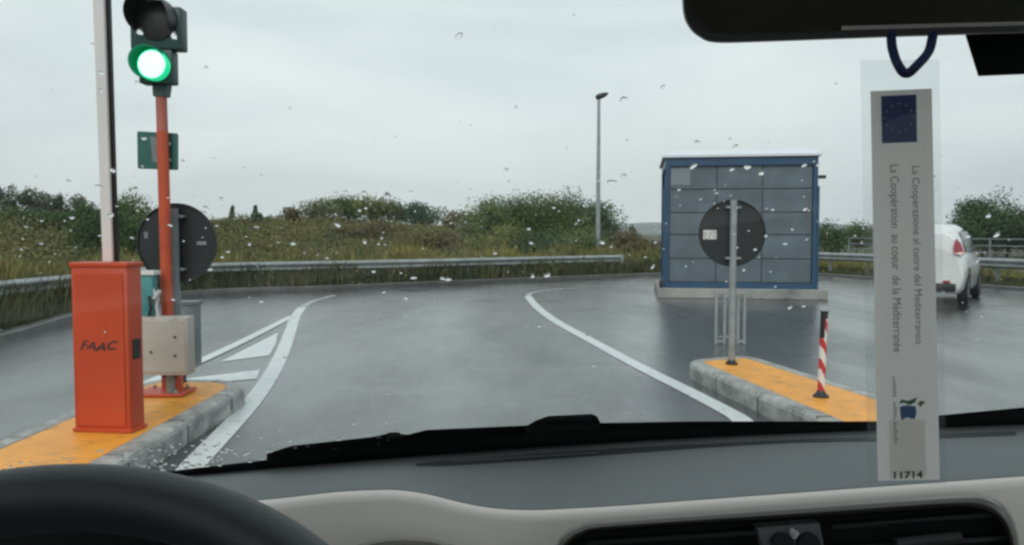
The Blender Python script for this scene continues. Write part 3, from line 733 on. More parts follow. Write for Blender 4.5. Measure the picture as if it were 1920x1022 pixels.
tree(40, 394, 150, 33, 470, 'low dark bush beneath the thin trees at the far left', M['leaf_dark'], .9, name='bush', cat='bush')
tree(125, 394, 110, 32, 470, 'dark round bush left of the barrier arm under the wispy trees', M['leaf_dark'], .9, name='bush', cat='bush')
tree(180, 378, 70, 30, 480, 'tall dark green bush directly behind the white barrier arm', M['leaf_dark'], 1.0, name='bush', cat='bush')
tree(243, 362, 66, 31, 470, 'round-topped green tree between barrier arm and orange pole', M['leaf_mid'], .9)
tree(215, 388, 130, 24, 490, 'broad dark bush above the orange barrier cabinet', M['leaf_dark'], 1.0, name='bush', cat='bush')
tree(285, 398, 60, 34, 450, 'brownish bush behind the left round sign', M['leaf_brown'], .7, name='bush', cat='bush')
tree(434, 383, 14, 40, 418, 'tiny spindly sapling on the ridge just right of the left round sign', M['leaf_grey'], .5, sparse=True, name='sapling', cat='tree')
tree(478, 385, 26, 40, 415, 'small pointed shrub standing alone on the ridge', M['leaf_blue'], .7, sparse=True, name='bush', cat='bush')
tree(545, 392, 40, 42, 420, 'low brown-green bush at the left end of the treeline', M['leaf_brown'], .8, name='bush', cat='bush')
tree(590, 377, 76, 44, 420, 'pale olive tree at the left of the middle treeline', M['leaf_pale'], .8)
tree(650, 371, 76, 46, 415, 'olive tree with a domed dark top in the middle treeline', M['leaf_mid'], 1.0)
tree(702, 374, 62, 44, 415, 'rounded olive tree right of the dark domed tree', M['leaf_olive'], .9)
tree(742, 384, 44, 48, 415, 'small dark tree in the dip of the middle treeline', M['leaf_dark'], .9)
tree(795, 382, 76, 52, 415, 'clump of bluish conifers on the distant ridge', M['leaf_blue'], 1.0)
tree(848, 396, 40, 46, 425, 'small reddish brown bush beside the bluish conifers', M['leaf_brown'], .8, name='bush', cat='bush')
tree(880, 384, 60, 40, 430, 'thin pale tree just left of the big green clump', M['leaf_pale'], .55, sparse=True)
tree(925, 372, 100, 37, 470, 'big dark green tree at the left end of the big clump', M['leaf_mid'], 1.0)
tree(985, 366, 110, 38, 470, 'wide olive-green tree in the middle of the big clump', M['leaf_mid'], 1.1)
tree(1060, 359, 110, 37, 475, 'tallest green tree of the big clump, left of the street lamp', M['leaf_mid'], 1.1)
tree(1125, 373, 74, 38, 470, 'green tree right behind the street lamp pole', M['leaf_dark'], .9)
tree(935, 420, 120, 31, 480, 'low olive bush below the big clump on the left', M['leaf_olive'], .9, name='bush', cat='bush')
tree(1020, 428, 120, 31, 482, 'dark low bush at the foot of the tallest green tree', M['leaf_dark'], .9, name='bush', cat='bush')
tree(1090, 430, 90, 30.6, 482, 'low green bush left of the street lamp foot', M['leaf_mid'], .9, name='bush', cat='bush')
tree(1165, 426, 80, 32, 485, 'dark brown bush just right of the street lamp', M['leaf_brown'], .9, name='bush', cat='bush')
tree(1190, 418, 46, 36, 470, 'sparse grey shrub poking above the brown bush', M['leaf_grey'], .5, sparse=True, name='bush', cat='bush')
tree(1212, 446, 70, 30, 492, 'low brown-green bush between street lamp and kiosk', M['leaf_brown'], .9, name='bush', cat='bush')
tree(815, 428, 110, 33, 475, 'yellowish brown bush on the slope left of the big clump', M['leaf_brown'], .8, name='bush', cat='bush')
tree(690, 415, 120, 36, 450, 'brown heathery bush on the slope below the middle treeline', M['leaf_brown'], .7, name='bush', cat='bush')
tree(1556, 408, 56, 34, 482, 'dark bush emerging just right of the blue kiosk', M['leaf_dark'], .9, name='bush', cat='bush')
tree(1606, 412, 62, 36, 482, 'dark green bush between the kiosk and the hanging card', M['leaf_mid'], .9, name='bush', cat='bush')
tree(1690, 410, 110, 38, 482, 'broad bush mostly hidden behind the hanging card', M['leaf_dark'], .8, name='bush', cat='bush')
tree(1845, 360, 96, 34, 450, 'tall ragged dark tree at the far right above the railing', M['leaf_dark'], .95)
tree(1893, 392, 80, 35, 465, 'lower dark tree at the right picture edge', M['leaf_dark'], 1.0)
tree(1800, 408, 60, 33, 465, 'dark bush beside the rear of the white car', M['leaf_dark'], .9, name='bush', cat='bush')
tree(1960, 380, 110, 33, 470, 'dark tree past the right picture edge, beyond the railing', M['leaf_dark'], .9)

# undergrowth on the slope (uncountable)
mb = MB(); cnt = 0
random.seed(11)
while cnt < 5600:
    x = rnd(-26, 14); y = rnd(16, 48)
    d = edist(x, y)
    if d < .35 or (d < 1.6 and random.random() < .6): continue
    if x > 4 and random.random() < .5: continue
    if 850 < x/y*F+960 < 1190 and 4 < d and random.random() < .8: continue
    cnt += 1; h = hgt(x, y, d)
    near = max(.0, 1-(y-18)/30)
    hh_ = random.choice((.2, .3, .4, .6, .9) if y < 30 else (.15, .22, .3))*(1+.5*noise.noise(Vector((x*.3, y*.3, 0)))); ww = rnd(.3, .8)
    for k in range(int(34+20*near)):
        a = rnd(0, 6.28); q = math.sqrt(random.random())*ww; leaf(mb, Vector((x+math.cos(a)*q, y+math.sin(a)*q*.7, h+abs(random.gauss(0, .5))*hh_*(1.2-q/ww))), (.07+.0009*y), .5)
k_ = 0
while k_ < 230:
    x = rnd(-26, 3); y = rnd(17, 46); d = edist(x, y)
    if d < 2.2: continue
    k_ += 1; h = hgt(x, y, d); rr0 = rnd(.35, .95)*(.8 if d < 6 else 1.1); hz = rr0*rnd(.6, .95)*(1 if y < 34 else .6)
    for q_ in range(int(230*rr0*rr0)+60):
        dv = Vector((random.gauss(0, 1), random.gauss(0, 1), abs(random.gauss(0, 1)))).normalized(); kk = rnd(.72, 1.05)*(1+.18*noise.noise(dv*2.5+Vector((x, y, 0))))
        leaf(mb, Vector((x+dv.x*rr0*kk, y+dv.y*rr0*kk, h+dv.z*hz*kk)), .07+.0011*y)
tag(mb.build('undergrowth', M['brush']), 'brownish green scrub covering the slope behind the guardrail', 'undergrowth', kind='stuff')
# grass along the verge
def blade(mb, x, y, z, h, wd, lean_):
    a = rnd(0, 6.28); dx, dy = math.cos(a)*wd/2, math.sin(a)*wd/2; b = rnd(0, 6.28); lx, ly = math.cos(b)*lean_*h, math.sin(b)*lean_*h
    i = len(mb.v)
    mb.v += [Vector((x-dx, y-dy, z)), Vector((x+dx, y+dy, z)), Vector((x+dx*.7+lx*.4, y+dy*.7+ly*.4, z+h*.6)), Vector((x-dx*.7+lx*.4, y-dy*.7+ly*.4, z+h*.6)), Vector((x+lx, y+ly, z+h))]
    mb.f += [[i, i+1, i+2, i+3], [i+3, i+2, i+4]]
mb = MB(); mb2 = MB(); random.seed(5)
vis = [p for p in ES if p.y > 5 or p.x < -5 and p.y > 2]
n = 0
while n < 42000:
    x = rnd(-15, 14); y = rnd(4, 32); d = edist(x, y)
    if d < .12 or d > 4.6: continue
    if x > 13 : continue
    n += 1
    h = hgt(x, y, d); clump = .5+.5*noise.noise(Vector((x*.8, y*.8, 7)))
    tall = .55+.65*clump
    if d < 1.15:
        if x > 8: H_ = .16*tall
        elif x < -5.5 and y < 14: H_ = rnd(.35, .75)*tall
        else: H_ = rnd(.28, .62)*tall
        blade(mb2, x, y, h-.02, H_, .022+.001*y, rnd(.1, .6))
    else:
        H_ = rnd(.3, .95)*tall*tall*(1.0 if x < 8 else .5)
        blade(mb, x, y, h-.02, H_, .02+.0012*y, rnd(.1, .5))
tag(mb.build('grass', M['grass']), 'tall yellow-green grass growing behind the guardrail', 'grass', kind='stuff')
tag(mb2.build('grass', M['grass_dark']), 'short dark green grass between the road edge and the guardrail', 'grass', kind='stuff')
# far hills
mb = MB()
def hillrow(y, base, amp, seed):
    return [[Vector((x, y, -3)), Vector((x, y+8, max(0, base+amp*noise.noise(Vector((x*.006, seed, 0)))+amp*.25*noise.noise(Vector((x*.03, seed, 2))))))] for x in range(-900, 1000, 12)]
r_ = hillrow(760, 4, 16, 2.3)
mb.grid([[a, b, b+Vector((0, 120, 4))] for a, b in r_])
tag(mb.build('hill', M['hill'], smooth=True), kind='structure')

# ================================================================== WHITE CAR
def loft_car(secs, mb):
    # secs: list of (y, list of (x_half, z)) bottom to top; mirrored
    rows = []
    for y, pr_ in secs:
        r = [Vector((x, y, z)) for x, z in pr_] + [Vector((-x, y, z)) for x, z in pr_[::-1]]
        rows.append(r)
    mb.grid(rows, True); n = len(rows[0])
    mb.add(rows[0], [list(range(n))[::-1]]); mb.add(rows[-1], [list(range(n))]); return mb
cpos = G(1727, 574); cpos = Vector((cpos.x+.06, cpos.y+.25, 0))
root = thing('parked_car', 'white hatchback seen from behind, half hidden by the hanging card', 'car', cpos, world=False, rz=R(-35))
root.scale = (.86, .90, .96)
# local: rear at y=0, forward +y ; width 1.78
def sec(y, wb, wm, ws, wr, zb, zm, zs, zr): return (y, [(wb*.9, zb), (wb, zb+.10), (wm, zm), (wm*.995, zm+.12), (ws, zs), ((ws+wr)/2+.02, (zs+zr)/2), (wr, zr-.06), (wr*.8, zr), (0.001, zr+.015)])
mb = MB(); loft_car([
    sec(.02, .70, .80, .72, .55, .30, .55, .92, 1.10), sec(.06, .80, .87, .80, .60, .26, .55, .98, 1.38), sec(.22, .84, .895, .83, .62, .24, .58, 1.0, 1.52),
    sec(.6, .86, .90, .84, .62, .22, .58, 1.0, 1.57), sec(1.5, .86, .90, .84, .64, .20, .58, .98, 1.58), sec(2.3, .86, .90, .84, .62, .20, .58, .97, 1.53),
    sec(2.75, .86, .90, .84, .60, .20, .58, .96, 1.30), sec(3.1, .86, .89, .80, .62, .20, .58, .90, 1.0), sec(3.8, .82, .86, .68, .5, .22, .55, .78, .84), sec(4.02, .68, .72, .6, .45, .28, .5, .68, .72)], mb)
mb.build('body', M['car_white'], root, True)
mb = MB(); mb.grid([[Vector((x, y-.004, z)) for x in (-w_, -w_*.5, 0, w_*.5, w_)] for y, z, w_ in ((.035, 1.02, .60), (.045, 1.18, .57), (.10, 1.36, .52), (.14, 1.42, .50))]); mb.build('rear_window', M['car_glass'], root)
for sx in (-1, 1):
    mb = MB(); mb.prism([Vector((sx*a, b, z)) for a, b, z in ((.68, -.045, 1.02), (.82, -.03, .99), (.86, -.0, 1.05), (.80, -.0, 1.20), (.71, -.01, 1.30), (.67, -.03, 1.16))], (sx*.01, .14, 0)); mb.build('tail_light', M['tail'], root)
    mb = MB(); q = [(.55, 1.03), (1.4, 1.03), (2.55, 1.02), (2.15, 1.44), (1.4, 1.48), (.65, 1.44)]
    mb.add([Vector((sx*((.86 if z < 1.2 else .70)), y, z)) for y, z in q], [list(range(6))]); mb.build('side_window', M['car_glass'], root)
    for wy in (.75, 3.25):
        mb = MB(); cxx = sx*.80; pts = [(a, r__) for a, r__ in ((-.10, .2), (-.10, .29), (-.07, .325), (.07, .325), (.10, .29), (.10, .2))]
        mb.grid([[Vector((cxx+a, wy+math.cos(t*math.tau/28)*r__, .325+math.sin(t*math.tau/28)*r__)) for t in range(28)] for a, r__ in pts], True); wh = mb.build('wheel', M['tyre'], root, True)
        mb = MB(); mb.tube([(cxx+sx*.06, wy, .325), (cxx+sx*.09, wy, .325)], .2, 24)
        mb.build('rim', M['rim'], wh)
        mb = MB(); mb.grid([[Vector((sx*.908, wy+math.cos(t*math.pi/16)*r__, .325+math.sin(t*math.pi/16)*r__)) for t in range(17)] for r__ in (.34, .40)]); mb.build('wheel_arch', M['black'], root)
mb = MB(); mb.box((0, .03, .36), (1.45, .12, .16), .03); mb.build('rear_bumper', M['black'], root, True)
mb = MB(); mb.box((.55, .0, .47), (.14, .03, .05), .01); mb.build('reflector', M['tail'], root)
mb = MB(); mb.tube([(.5, -.02, .27), (.5, .2, .27)], .035, 10); mb.build('exhaust', M['rim'], root)

# ================================================================== OWN CAR (the one the photo is taken from)
car = thing('car_interior', 'car interior around the camera with grey dashboard, beige trim, mirror and black steering wheel', 'car', (0.22, 0, 0))
# windscreen plane z = a + b x + c y
from mathutils import Matrix as Mt
p1, p2, p3 = P(400, 890, .92), P(1800, 795, 1.0), P(960, 100, .50)
A = Mt(((1, p1.x, p1.y), (1, p2.x, p2.y), (1, p3.x, p3.y))); wa, wb_, wc = A.inverted() @ Vector((p1.z, p2.z, p3.z))
def wz(x, y): return wa+wb_*x+wc*y
wn = Vector((-wb_, -wc, 1)).normalized()      # outward normal
def wp(px, py, off=0):
    d = ray(px, py); t = (wa+off/wn.z-CAMZ)/(d.z-wb_*d.x-wc*d.y); return Vector((0, 0, CAMZ))+d*t
r0 = [(-300, 975), (0, 925), (300, 895), (380, 889), (500, 878), (800, 852), (1000, 838), (1200, 825), (1400, 815), (1640, 806), (1914, 795), (2200, 783)]
r1 = [(-300, 975), (0, 965), (300, 948), (500, 936), (640, 920), (740, 916), (800, 924), (870, 943), (930, 953), (1000, 956), (1150, 948), (1300, 937), (1640, 912), (1914, 892), (2200, 872)]
def dashpt(px, py, off=0):
    y0 = smooth_interp(r0, px); y1 = smooth_interp(r1, px); t = (py-y0)/(y1-y0)
    D0 = wp(px, y0).y+.01
    return P(px, py, D0+(.70-D0)*t-off)
pxs = list(range(-280, 2201, 20))
mb = MB()
mb.grid([[dashpt(px, smooth_interp(r0, px)-6+(smooth_interp(r1, px)-smooth_interp(r0, px)+6)*k/10) for px in pxs] for k in range(11)] +
        [[P(px, smooth_interp(r1, px)+2, .705) for px in pxs]])
mb.build('dashboard_top', M['dash'], car, True)
mb = MB()
def y1(px): return smooth_interp(r1, px)
rows = []
for dy, D in ((0, .703), (2, .698), (6, .692), (13, .687), (24, .684), (60, .676), (130, .66), (300, .63)):
    rows.append([P(px, y1(px)+dy + (10 if dy > 50 else 0), D) for px in pxs])
mb.grid(rows); mb.build('dashboard_trim', M['trim'], car, True)
# defroster grille
mb = MB(); tp = [(778, 869), (830, 864), (1000, 851), (1150, 841), (1320, 832), (1480, 824), (1640, 819), (1914, 808)]
bt = [(778, 873), (830, 873), (1000, 862), (1150, 851), (1320, 838), (1480, 829), (1640, 826), (1914, 815)]
q = list(range(780, 1910, 15)); mb.grid([[dashpt(px, interp(tp, px), .004) for px in q], [dashpt(px, interp(bt, px), .004) for px in q]]); mb.build('defroster_vent', M['groove'], car)
mb = MB(); q = list(range(850, 1130, 15)); mb.grid([[dashpt(px, 864-(px-850)*.062, .007) for px in q], [dashpt(px, 866-(px-850)*.062, .007) for px in q]]); mb.build('defroster_vent', M['dash'], car)
# instrument lump low left
mb = MB(); rows = []
for dd, sc_ in ((0, 1), (.010, .96), (.016, .85), (.018, .6)):
    rows.append([P(760+math.cos(t*math.tau/30)*110*sc_, 1040+math.sin(t*math.tau/30)*32*sc_, .655-dd) for t in range(30)])
mb.grid(rows, True); mb.add(rows[-1], [list(range(30))]); mb.build('instrument_hood', M['trim_brown'], car, True)
# vent
def ring_px(pts, D): return [P(x, y, D) for x, y in pts]
vo = [(1040, 1075), (1046, 1020), (1062, 1000), (1085, 988), (1120, 980), (1300, 966), (1500, 952), (1700, 937), (1800, 930), (1845, 932), (1876, 946), (1898, 975), (1910, 1020), (1914, 1075)]
def shr(pts, k, dy=0):
    cx_, cy_ = 1478, 1075
    return [(cx_+(x-cx_)*(1-k*1.0), cy_+(y-cy_)*(1-k*4.2)) for x, y in pts]
cl = lambda pts: [Vector(p) for p in pts]
def sm(pts): return [(p.x, p.y) for p in catmull([(x, y, 0) for x, y in pts], 4)]
vo = sm(vo)
mb = MB(); mb.grid([ring_px(shr(vo, k), D) for k, D in ((-.004, .672), (0, .645), (.006, .636), (.020, .633), (.030, .636), (.036, .642))]); bez = mb.build('vent_bezel', M['bezel'], car, True)
mb = MB(); mb.grid([ring_px(shr(vo, k), D) for k, D in ((.035, .640), (.045, .652))]); q = ring_px(shr(vo, .045), .652); mb.add(q, [list(range(len(q)))]); mb.build('vent_recess', M['blackm'], car)
mb = MB()
for xa, ya, xb, yb in ((1100, 1050, 1410, 1030), (1560, 988, 1870, 964), (1560, 1030, 1890, 1008), (1100, 1018, 1415, 998)):
    mb = MB(); mb.tube([P(xa, ya, .643), P(xb, yb, .643)], .0022, 6); mb.build('vent_slat', M['black'], car)
mb = MB(); mb.tube([P(1680, 1018, .638), P(1800, 1006, .638)], .004, 8); mb.build('vent_tab', M['groove'], car)
mb = MB(); mb.prism([P(1420, 990, .637), P(1536, 981, .637), P(1552, 1060, .637), P(1440, 1060, .637)], (0, .012, 0)); ctl = mb.build('control_panel', M['dash'], car)
for x in (1468, 1518): mb = MB(); c = P(x, 1022, .632); mb.tube([c, c+Vector((0, .008, 0))], .009, 20); mb.build('knob', M['black'], ctl)
mb = MB()
for x, y, r_ in ((1487, 997, .0022), (1494, 1001, .002), (1490, 1006, .002), (1485, 1003, .0014)): c = P(x, y, .633); mb.tube([c, c+Vector((0, .003, 0))], r_, 8)
mb.build('symbol', M['sticker'], ctl)

# black lower band of the screen, cowl
ft = [(-300, 960), (0, 915), (300, 886), (345, 880), (500, 862), (700, 838), (850, 826), (1000, 815), (1300, 803), (1640, 795), (1770, 784), (1914, 771), (2200, 745)]
mb = MB(); mb.grid([[wp(px, interp(ft, px), .003) for px in pxs], [wp(px, smooth_interp(r0, px)+10, .003) for px in pxs]]); mb.build('screen_seal', M['blackm'], car)
# wiper
wt = [(500, 851), (545, 836), (700, 819), (730, 812), (745, 812), (760, 816), (800, 806), (1000, 797), (1128, 793), (1300, 790), (1500, 790), (1640, 790), (1770, 778), (1960, 760)]
q = list(range(500, 1961, 12))
rows = [[wp(px, interp(wt, px), o) for px in q] for o in (.004, .016)] + [[wp(px, interp(ft, px)+6, o) for px in q] for o in (.016, .004)]
mb = MB(); mb.grid(rows); wip = mb.build('wiper_blade', M['blackm'], car)
mb = MB(); base_ = [(985, 800), (1005, 788), (1028, 780), (1110, 776), (1120, 781), (1128, 797), (1120, 812), (985, 815)]
mb.grid([[wp(x, y, o) for x, y in base_] for o in (.006, .018)], True); mb.add([wp(x, y, .006) for x, y in base_], [list(range(8))]); mb.add([wp(x, y, .018) for x, y in base_], [list(range(8))]); mb.build('wiper_hinge', M['black'], wip)
mb = MB(); cl_ = ((722, 824), (728, 811), (748, 810), (757, 820)); mb.grid([[wp(x, y, o) for x, y in cl_] for o in (.006, .017)], True); mb.add([wp(x, y, .006) for x, y in cl_], [[0, 1, 2, 3]]); mb.build('wiper_clip', M['black'], wip)

# windscreen pane
def wc_(x, y, o=0): return Vector((x, y, wz(x, y)))+wn*o
mb = MB(); mb.add([wc_(-.72, 1.0), wc_(1.16, 1.05), wc_(.98, .34), wc_(-.54, .34)], [[0, 1, 2, 3]]); mb.build('windscreen', M['windscreen'], car)

# steering wheel
wcn = Vector((P(130, 868, .45).x, .40, 1.035))
tilt = R(40)   # plane leans
e1 = Vector((1, 0, 0)); e2 = Vector((0, math.sin(R(28)), math.cos(R(28)))); en = e1.cross(e2).normalized()
WR = .185; rr_ = .0175
e2 = Vector((0, math.sin(R(45)), math.cos(R(45)))); en = e1.cross(e2).normalized()
WR = .225; topw = P(150, 933, .43); wcn = topw - e2*WR
mb = MB(); rows = []
for k in range(96):
    t = k*math.tau/96; d = e1*math.cos(t)+e2*math.sin(t)
    rows.append([wcn+d*(WR+math.cos(s*math.tau/20)*rr_)+en*math.sin(s*math.tau/20)*rr_*1.15 for s in range(20)])
rows.append(rows[0]); mb.grid(rows, True); sw = mb.build('steering_wheel', M['wheel'], car, True)
mb = MB(); hubs = []
for rad_, off in ((.075, .035), (.07, .02), (.05, .01), (.001, .005)): hubs.append([wcn+(e1*math.cos(t*math.tau/28)*1.15+e2*math.sin(t*math.tau/28))*rad_+en*(off-.0)*-1 for t in range(28)])
mb.grid(hubs, True); mb.build('hub', M['black'], sw, True)
for a in (0, math.pi, -math.pi/2):
    mb = MB(); d = e1*math.cos(a)+e2*math.sin(a); s_ = d.cross(en)
    mb.grid([[wcn+d*rd+s_*wv_*.5*b1+en*(-.02+.02*b2) for b1, b2 in ((-1, 0), (1, 0), (1, 1), (-1, 1))] for rd, wv_ in ((.06, .06), (.12, .04), (WR, .03))], True); mb.build('spoke', M['black'], sw)

# black instrument binnacle behind the wheel
mb = MB(); bn = [(-300, 1200), (-300, 960), (0, 935), (180, 932), (340, 945), (460, 975), (560, 1015), (640, 1060), (700, 1200)]
mb.grid([[P(x, y, D) for x, y in bn] for D in (.66, .56, .54)]); q = [P(x, y+(0 if y > 1100 else 6), .54) for x, y in bn]; mb.add(q, [list(range(len(q)))]); mb.build('instrument_binnacle', M['blackm'], car)
# rear view mirror
MD = .43
mo = [(1278, -60), (1280, 20), (1292, 52), (1312, 70), (1340, 80), (1420, 79), (1640, 71), (1850, 64), (2060, 56), (2110, 30), (2125, -60), (2100, -110), (1320, -110), (1290, -100)]
mo = sm(mo+[mo[0]])[:-1]
def msh(k, ctr=(1700, -20)): 
    o = []
    for x, y in mo:
        dx, dy = x-ctr[0], y-ctr[1]; o.append((ctr[0]+dx*(1-k/420), ctr[1]+dy*(1-k/95)))
    return o
mb = MB(); mb.grid([ring_px(msh(k), D) for k, D in ((60, .50), (30, .485), (6, .465), (0, MD+.015), (0, MD+.004), (3, MD), (14, MD-.0005), (17, MD+.003))], True)
q = ring_px(msh(60), .50); mb.add(q, [list(range(len(q)))]); mir = mb.build('rear_view_mirror', M['mirrorbody'], car, True)
mb = MB(); q = ring_px(msh(16.5), MD+.0025)
# tilt the glass towards the driver
mb.add(q, [list(range(len(q)))]); mb.build('mirror_glass', M['mirror'], mir)
mb = MB(); mb.prism([P(1578, 57, MD-.002), P(1578, 50, MD-.002), P(2050, 38, MD-.002), P(2050, 44, MD-.002)], (0, -.001, 0)); mb.build('mirror_pale_line', M['card_grey'], mir)  # thin pale line laid across the mirror glass
mb = MB(); mb.prism(rounded([P(1808, 60, .50), P(1990, 50, .50), P(1980, 137, .50), P(1834, 143, .50)], .006, 4), (.017, .03, .008)); mb.build('sensor_box', M['blackm'], car)
mb = MB(); mb.tube([P(1880, 0, .50), P(1880, -80, .50)], .02, 10); mb.build('mirror_mount', M['black'], mir)

# cabin shell, so the inside is shaded as in a real car
roofz = 1.66
mb = MB()
fl, frr = wc_(-.54, .34), wc_(.98, .34)
def roofrow(y, z, w_): return [Vector((.22+w_*a, y, z-dz)) for a, dz in ((-1, .08), (-.85, .01), (-.4, 0), (0, -.01), (.4, 0), (.85, .01), (1, .08))]
zf = (fl.z+frr.z)/2
mb.grid([roofrow(.34, zf+.045, .78), roofrow(.1, zf+.09, .78), roofrow(-.8, zf+.14, .76), roofrow(-1.8, zf+.10, .74), roofrow(-2.3, zf-.02, .68)])
inner = MB(); inner.grid([[p-Vector((0, 0, .03)) for p in r] for r in ([roofrow(.34, zf+.045, .76), roofrow(.1, zf+.09, .76), roofrow(-.8, zf+.14, .74), roofrow(-1.8, zf+.10, .72)])])
mb.build('roof', M['own_paint'], car, True); inner.build('headliner', M['headliner'], car, True)
for sx in (-1, 1):
    bx_ = .22+sx*.95; txx = .22+sx*.77; yb = 1.02
    mb = MB(); mb.tube([(bx_, 1.03, wz(bx_, 1.03)-.01), (txx, .34, wz(txx, .34)+.01)], [.035, .03], 8); mb.build('windscreen_pillar', M['headliner'], car)
    mb = MB(); mb.tube([(.22+sx*.90, -.75, .95), (txx, -.75, zf+.06)], .04, 8); mb.tube([(.22+sx*.86, -2.3, 1.0), (.22+sx*.68, -2.0, zf+.02)], .07, 8); mb.build('door_pillar', M['headliner'], car)
    mb = MB(); mb.grid([[Vector((.22+sx*x, y, z)) for x, z in ((.84, .25), (.90, .45), (.93, .70), (.92, .92), (.90, 1.0), (.84, 1.0), (.80, .6), (.80, .3))] for y in (.95, .6, -.6, -2.4)], True); mb.build('side_body', M['own_paint'], car, True)
    for wy in (1.62, -1.75):
        mb = MB(); cxx = .22+sx*.80
        mb.grid([[Vector((cxx+a, wy+math.cos(t*math.tau/28)*r__, .31+math.sin(t*math.tau/28)*r__)) for t in range(28)] for a, r__ in ((-.10, .2), (-.10, .27), (-.07, .31), (.07, .31), (.10, .27), (.10, .2))], True); wh = mb.build('wheel', M['tyre'], car, True)
        mb = MB(); mb.tube([(cxx+sx*.05, wy, .31), (cxx+sx*.085, wy, .31)], .2, 20); mb.build('rim', M['rim'], wh)
mb = MB(); mb.grid([[Vector((.22+a*w_, y, z-abs(a)**3*.10)) for a in (-1, -.8, -.4, 0, .4, .8, 1)] for y, z, w_ in ((1.05, .985, .86), (1.5, .90, .86), (1.9, .80, .84), (2.1, .70, .80), (2.2, .5, .76), (2.18, .25, .74))]); mb.build('bonnet', M['own_paint'], car, True)
mb = MB(); mb.box((.22, -2.35, .65), (1.6, .12, .75), .04); mb.build('rear_body', M['own_paint'], car, True)
mb = MB(); mb.box((.22, -.45, .24), (1.6, 3.6, .04)); mb.build('cabin_floor', M['headliner'], car)
for xx, yy in ((-.15, -.55), (.60, -.55), (.22, -1.5)):
    ww = .5 if yy > -1 else 1.25
    mb = MB(); mb.box((xx, yy, .52), (ww, .5, .16), .04); mb.box((xx, yy-.28, .80), (ww, .14, .55), .05); mb.build('seat', M['seat'], car, True)

# ================================================================== HANGING CARD
CD = .42
card = thing('hanging_card', 'long beige card in a clear plastic sleeve hanging on a blue cord from the mirror', 'card', P(1700, 110, CD))
c00, c10, c01, c11 = (1632, 171), (1747, 166), (1646, 902), (1762, 899)
def cpt(u, v, D=CD):
    x = (c00[0]*(1-u)+c10[0]*u)*(1-v)+(c01[0]*(1-u)+c11[0]*u)*v; y = (c00[1]*(1-u)+c10[1]*u)*(1-v)+(c01[1]*(1-u)+c11[1]*u)*v
    D = D + .0015*math.sin(math.pi*u)
    return P(x, y, D)
def cuv(px, py):
    v = (py-168)/(901-168); u = (px-(1632+14*v))/115.5; return u, v
def cgrid(u0, u1, v0, v1, D, nu=6, nv=8): return [[cpt(u0+(u1-u0)*i/nu, v0+(v1-v0)*j/nv, D) for i in range(nu+1)] for j in range(nv+1)]
mb = MB(); mb.grid(cgrid(0, 1, 0, 1, CD, 8, 20)); cd = mb.build('card', M['card'], card, True)
mb = MB(); a = cgrid(.20, .78, .845, .992, CD-.0004); mb.grid(a); mb.build('grey_field', M['card_grey'], cd)
mb = MB(); mb.grid([[P(x*1.0+14*(j/20)-1, y, CD-.003) for x in (1614, 1640, 1690, 1740, 1762)] for j, y in enumerate([112+(908-112)*k/20 for k in range(21)])]); mb.build('sleeve', M['sleeve'], card)
mb = MB(); mb.grid([[P(x*1.0+14*(j/20)-1, y, CD+.004) for x in (1614, 1640, 1690, 1740, 1762)] for j, y in enumerate([112+(908-112)*k/20 for k in range(21)])]); mb.build('sleeve', M['sleeve'], card)
fu0, fv0 = cuv(1652, 178); fu1, fv1 = cuv(1720, 267)
mb = MB(); mb.grid(cgrid(fu0, fu1, fv0, fv1, CD-.0006)); fl_ = mb.build('flag', M['euro_blue'], cd)
mb = MB()
for k in range(12):
    a = k*math.tau/12; sx_, sy_ = 1686+math.cos(a)*26, 220+math.sin(a)*26; pts = []
    for j in range(10):
        b = j*math.tau/10+math.pi; rr__ = 3.8 if j % 2 == 0 else 1.6; u, v = cuv(sx_+math.cos(b)*rr__, sy_+math.sin(b)*rr__); pts.append(cpt(u, v, CD-.0009))
    mb.add(pts, [list(range(10))])
mb.build('star', M['star'], fl_)
def vtext(body, x0, x1, ya, yb, m, off=0):
    tv, tf = textverts(body, off); mb = MB(); vs = []
    for a, b in tv:
        u, v = cuv(x0+(x1-x0)*b+14*a*(yb-ya)/733, ya+(yb-ya)*a); vs.append(cpt(u, v, CD-.0008))
    mb.add(vs, tf); return mb.build('lettering', m, cd)
vtext('La Cooperazione al cuore del Mediterraneo', 1706, 1724, 312, 646, M['ink'])
vtext('La Coopération  au coeur  de la Méditerranée', 1664, 1685, 308, 660, M['ink'])
# worn, unreadable small print
random.seed(3); mb = MB()
y = 706
while y < 832:
    h_ = rnd(2, 5)
    if 742 < y < 752 or 786 < y < 790: y += 3; continue
    xa = 1672+rnd(0, 2)+(y-706)*.03; xb = xa+rnd(3, 7)
    vs = []
    for x, yy in ((xa, y), (xb, y), (xb, y+h_*.5), (xa, y+h_*.5)): u, v = cuv(x, yy); vs.append(cpt(u, v, CD-.0008))
    mb.add(vs, [[0, 1, 2, 3]]); y += h_
mb.build('small_print', M['ink_grey'], cd)
def cpoly(pts, m, name):
    mb = MB(); vs = []
    for x, y in pts: u, v = cuv(x, y); vs.append(cpt(u, v, CD-.0009))
    mb.add(vs, [list(range(len(vs)))]); mb.build(name, m, cd)
cpoly([(1687, 763), (1700, 760), (1717, 763), (1718, 778), (1714, 787), (1700, 783), (1690, 788), (1688, 776)], M['logo_blue'], 'emblem')
cpoly([(1685, 757), (1690, 749), (1702, 752), (1712, 749), (1719, 745), (1716, 755), (1706, 760), (1694, 755)], M['logo_green'], 'emblem')
cpoly([(1720, 757), (1727, 752), (1735, 756), (1729, 760), (1727, 765), (1723, 761)], M['logo_brown'], 'emblem')
tv, tf = textverts('11714', .03); mb = MB(); vs = []
for a, b in tv: u, v = cuv(1676+54*a, 898-14*b); vs.append(cpt(u, v, CD-.0009))
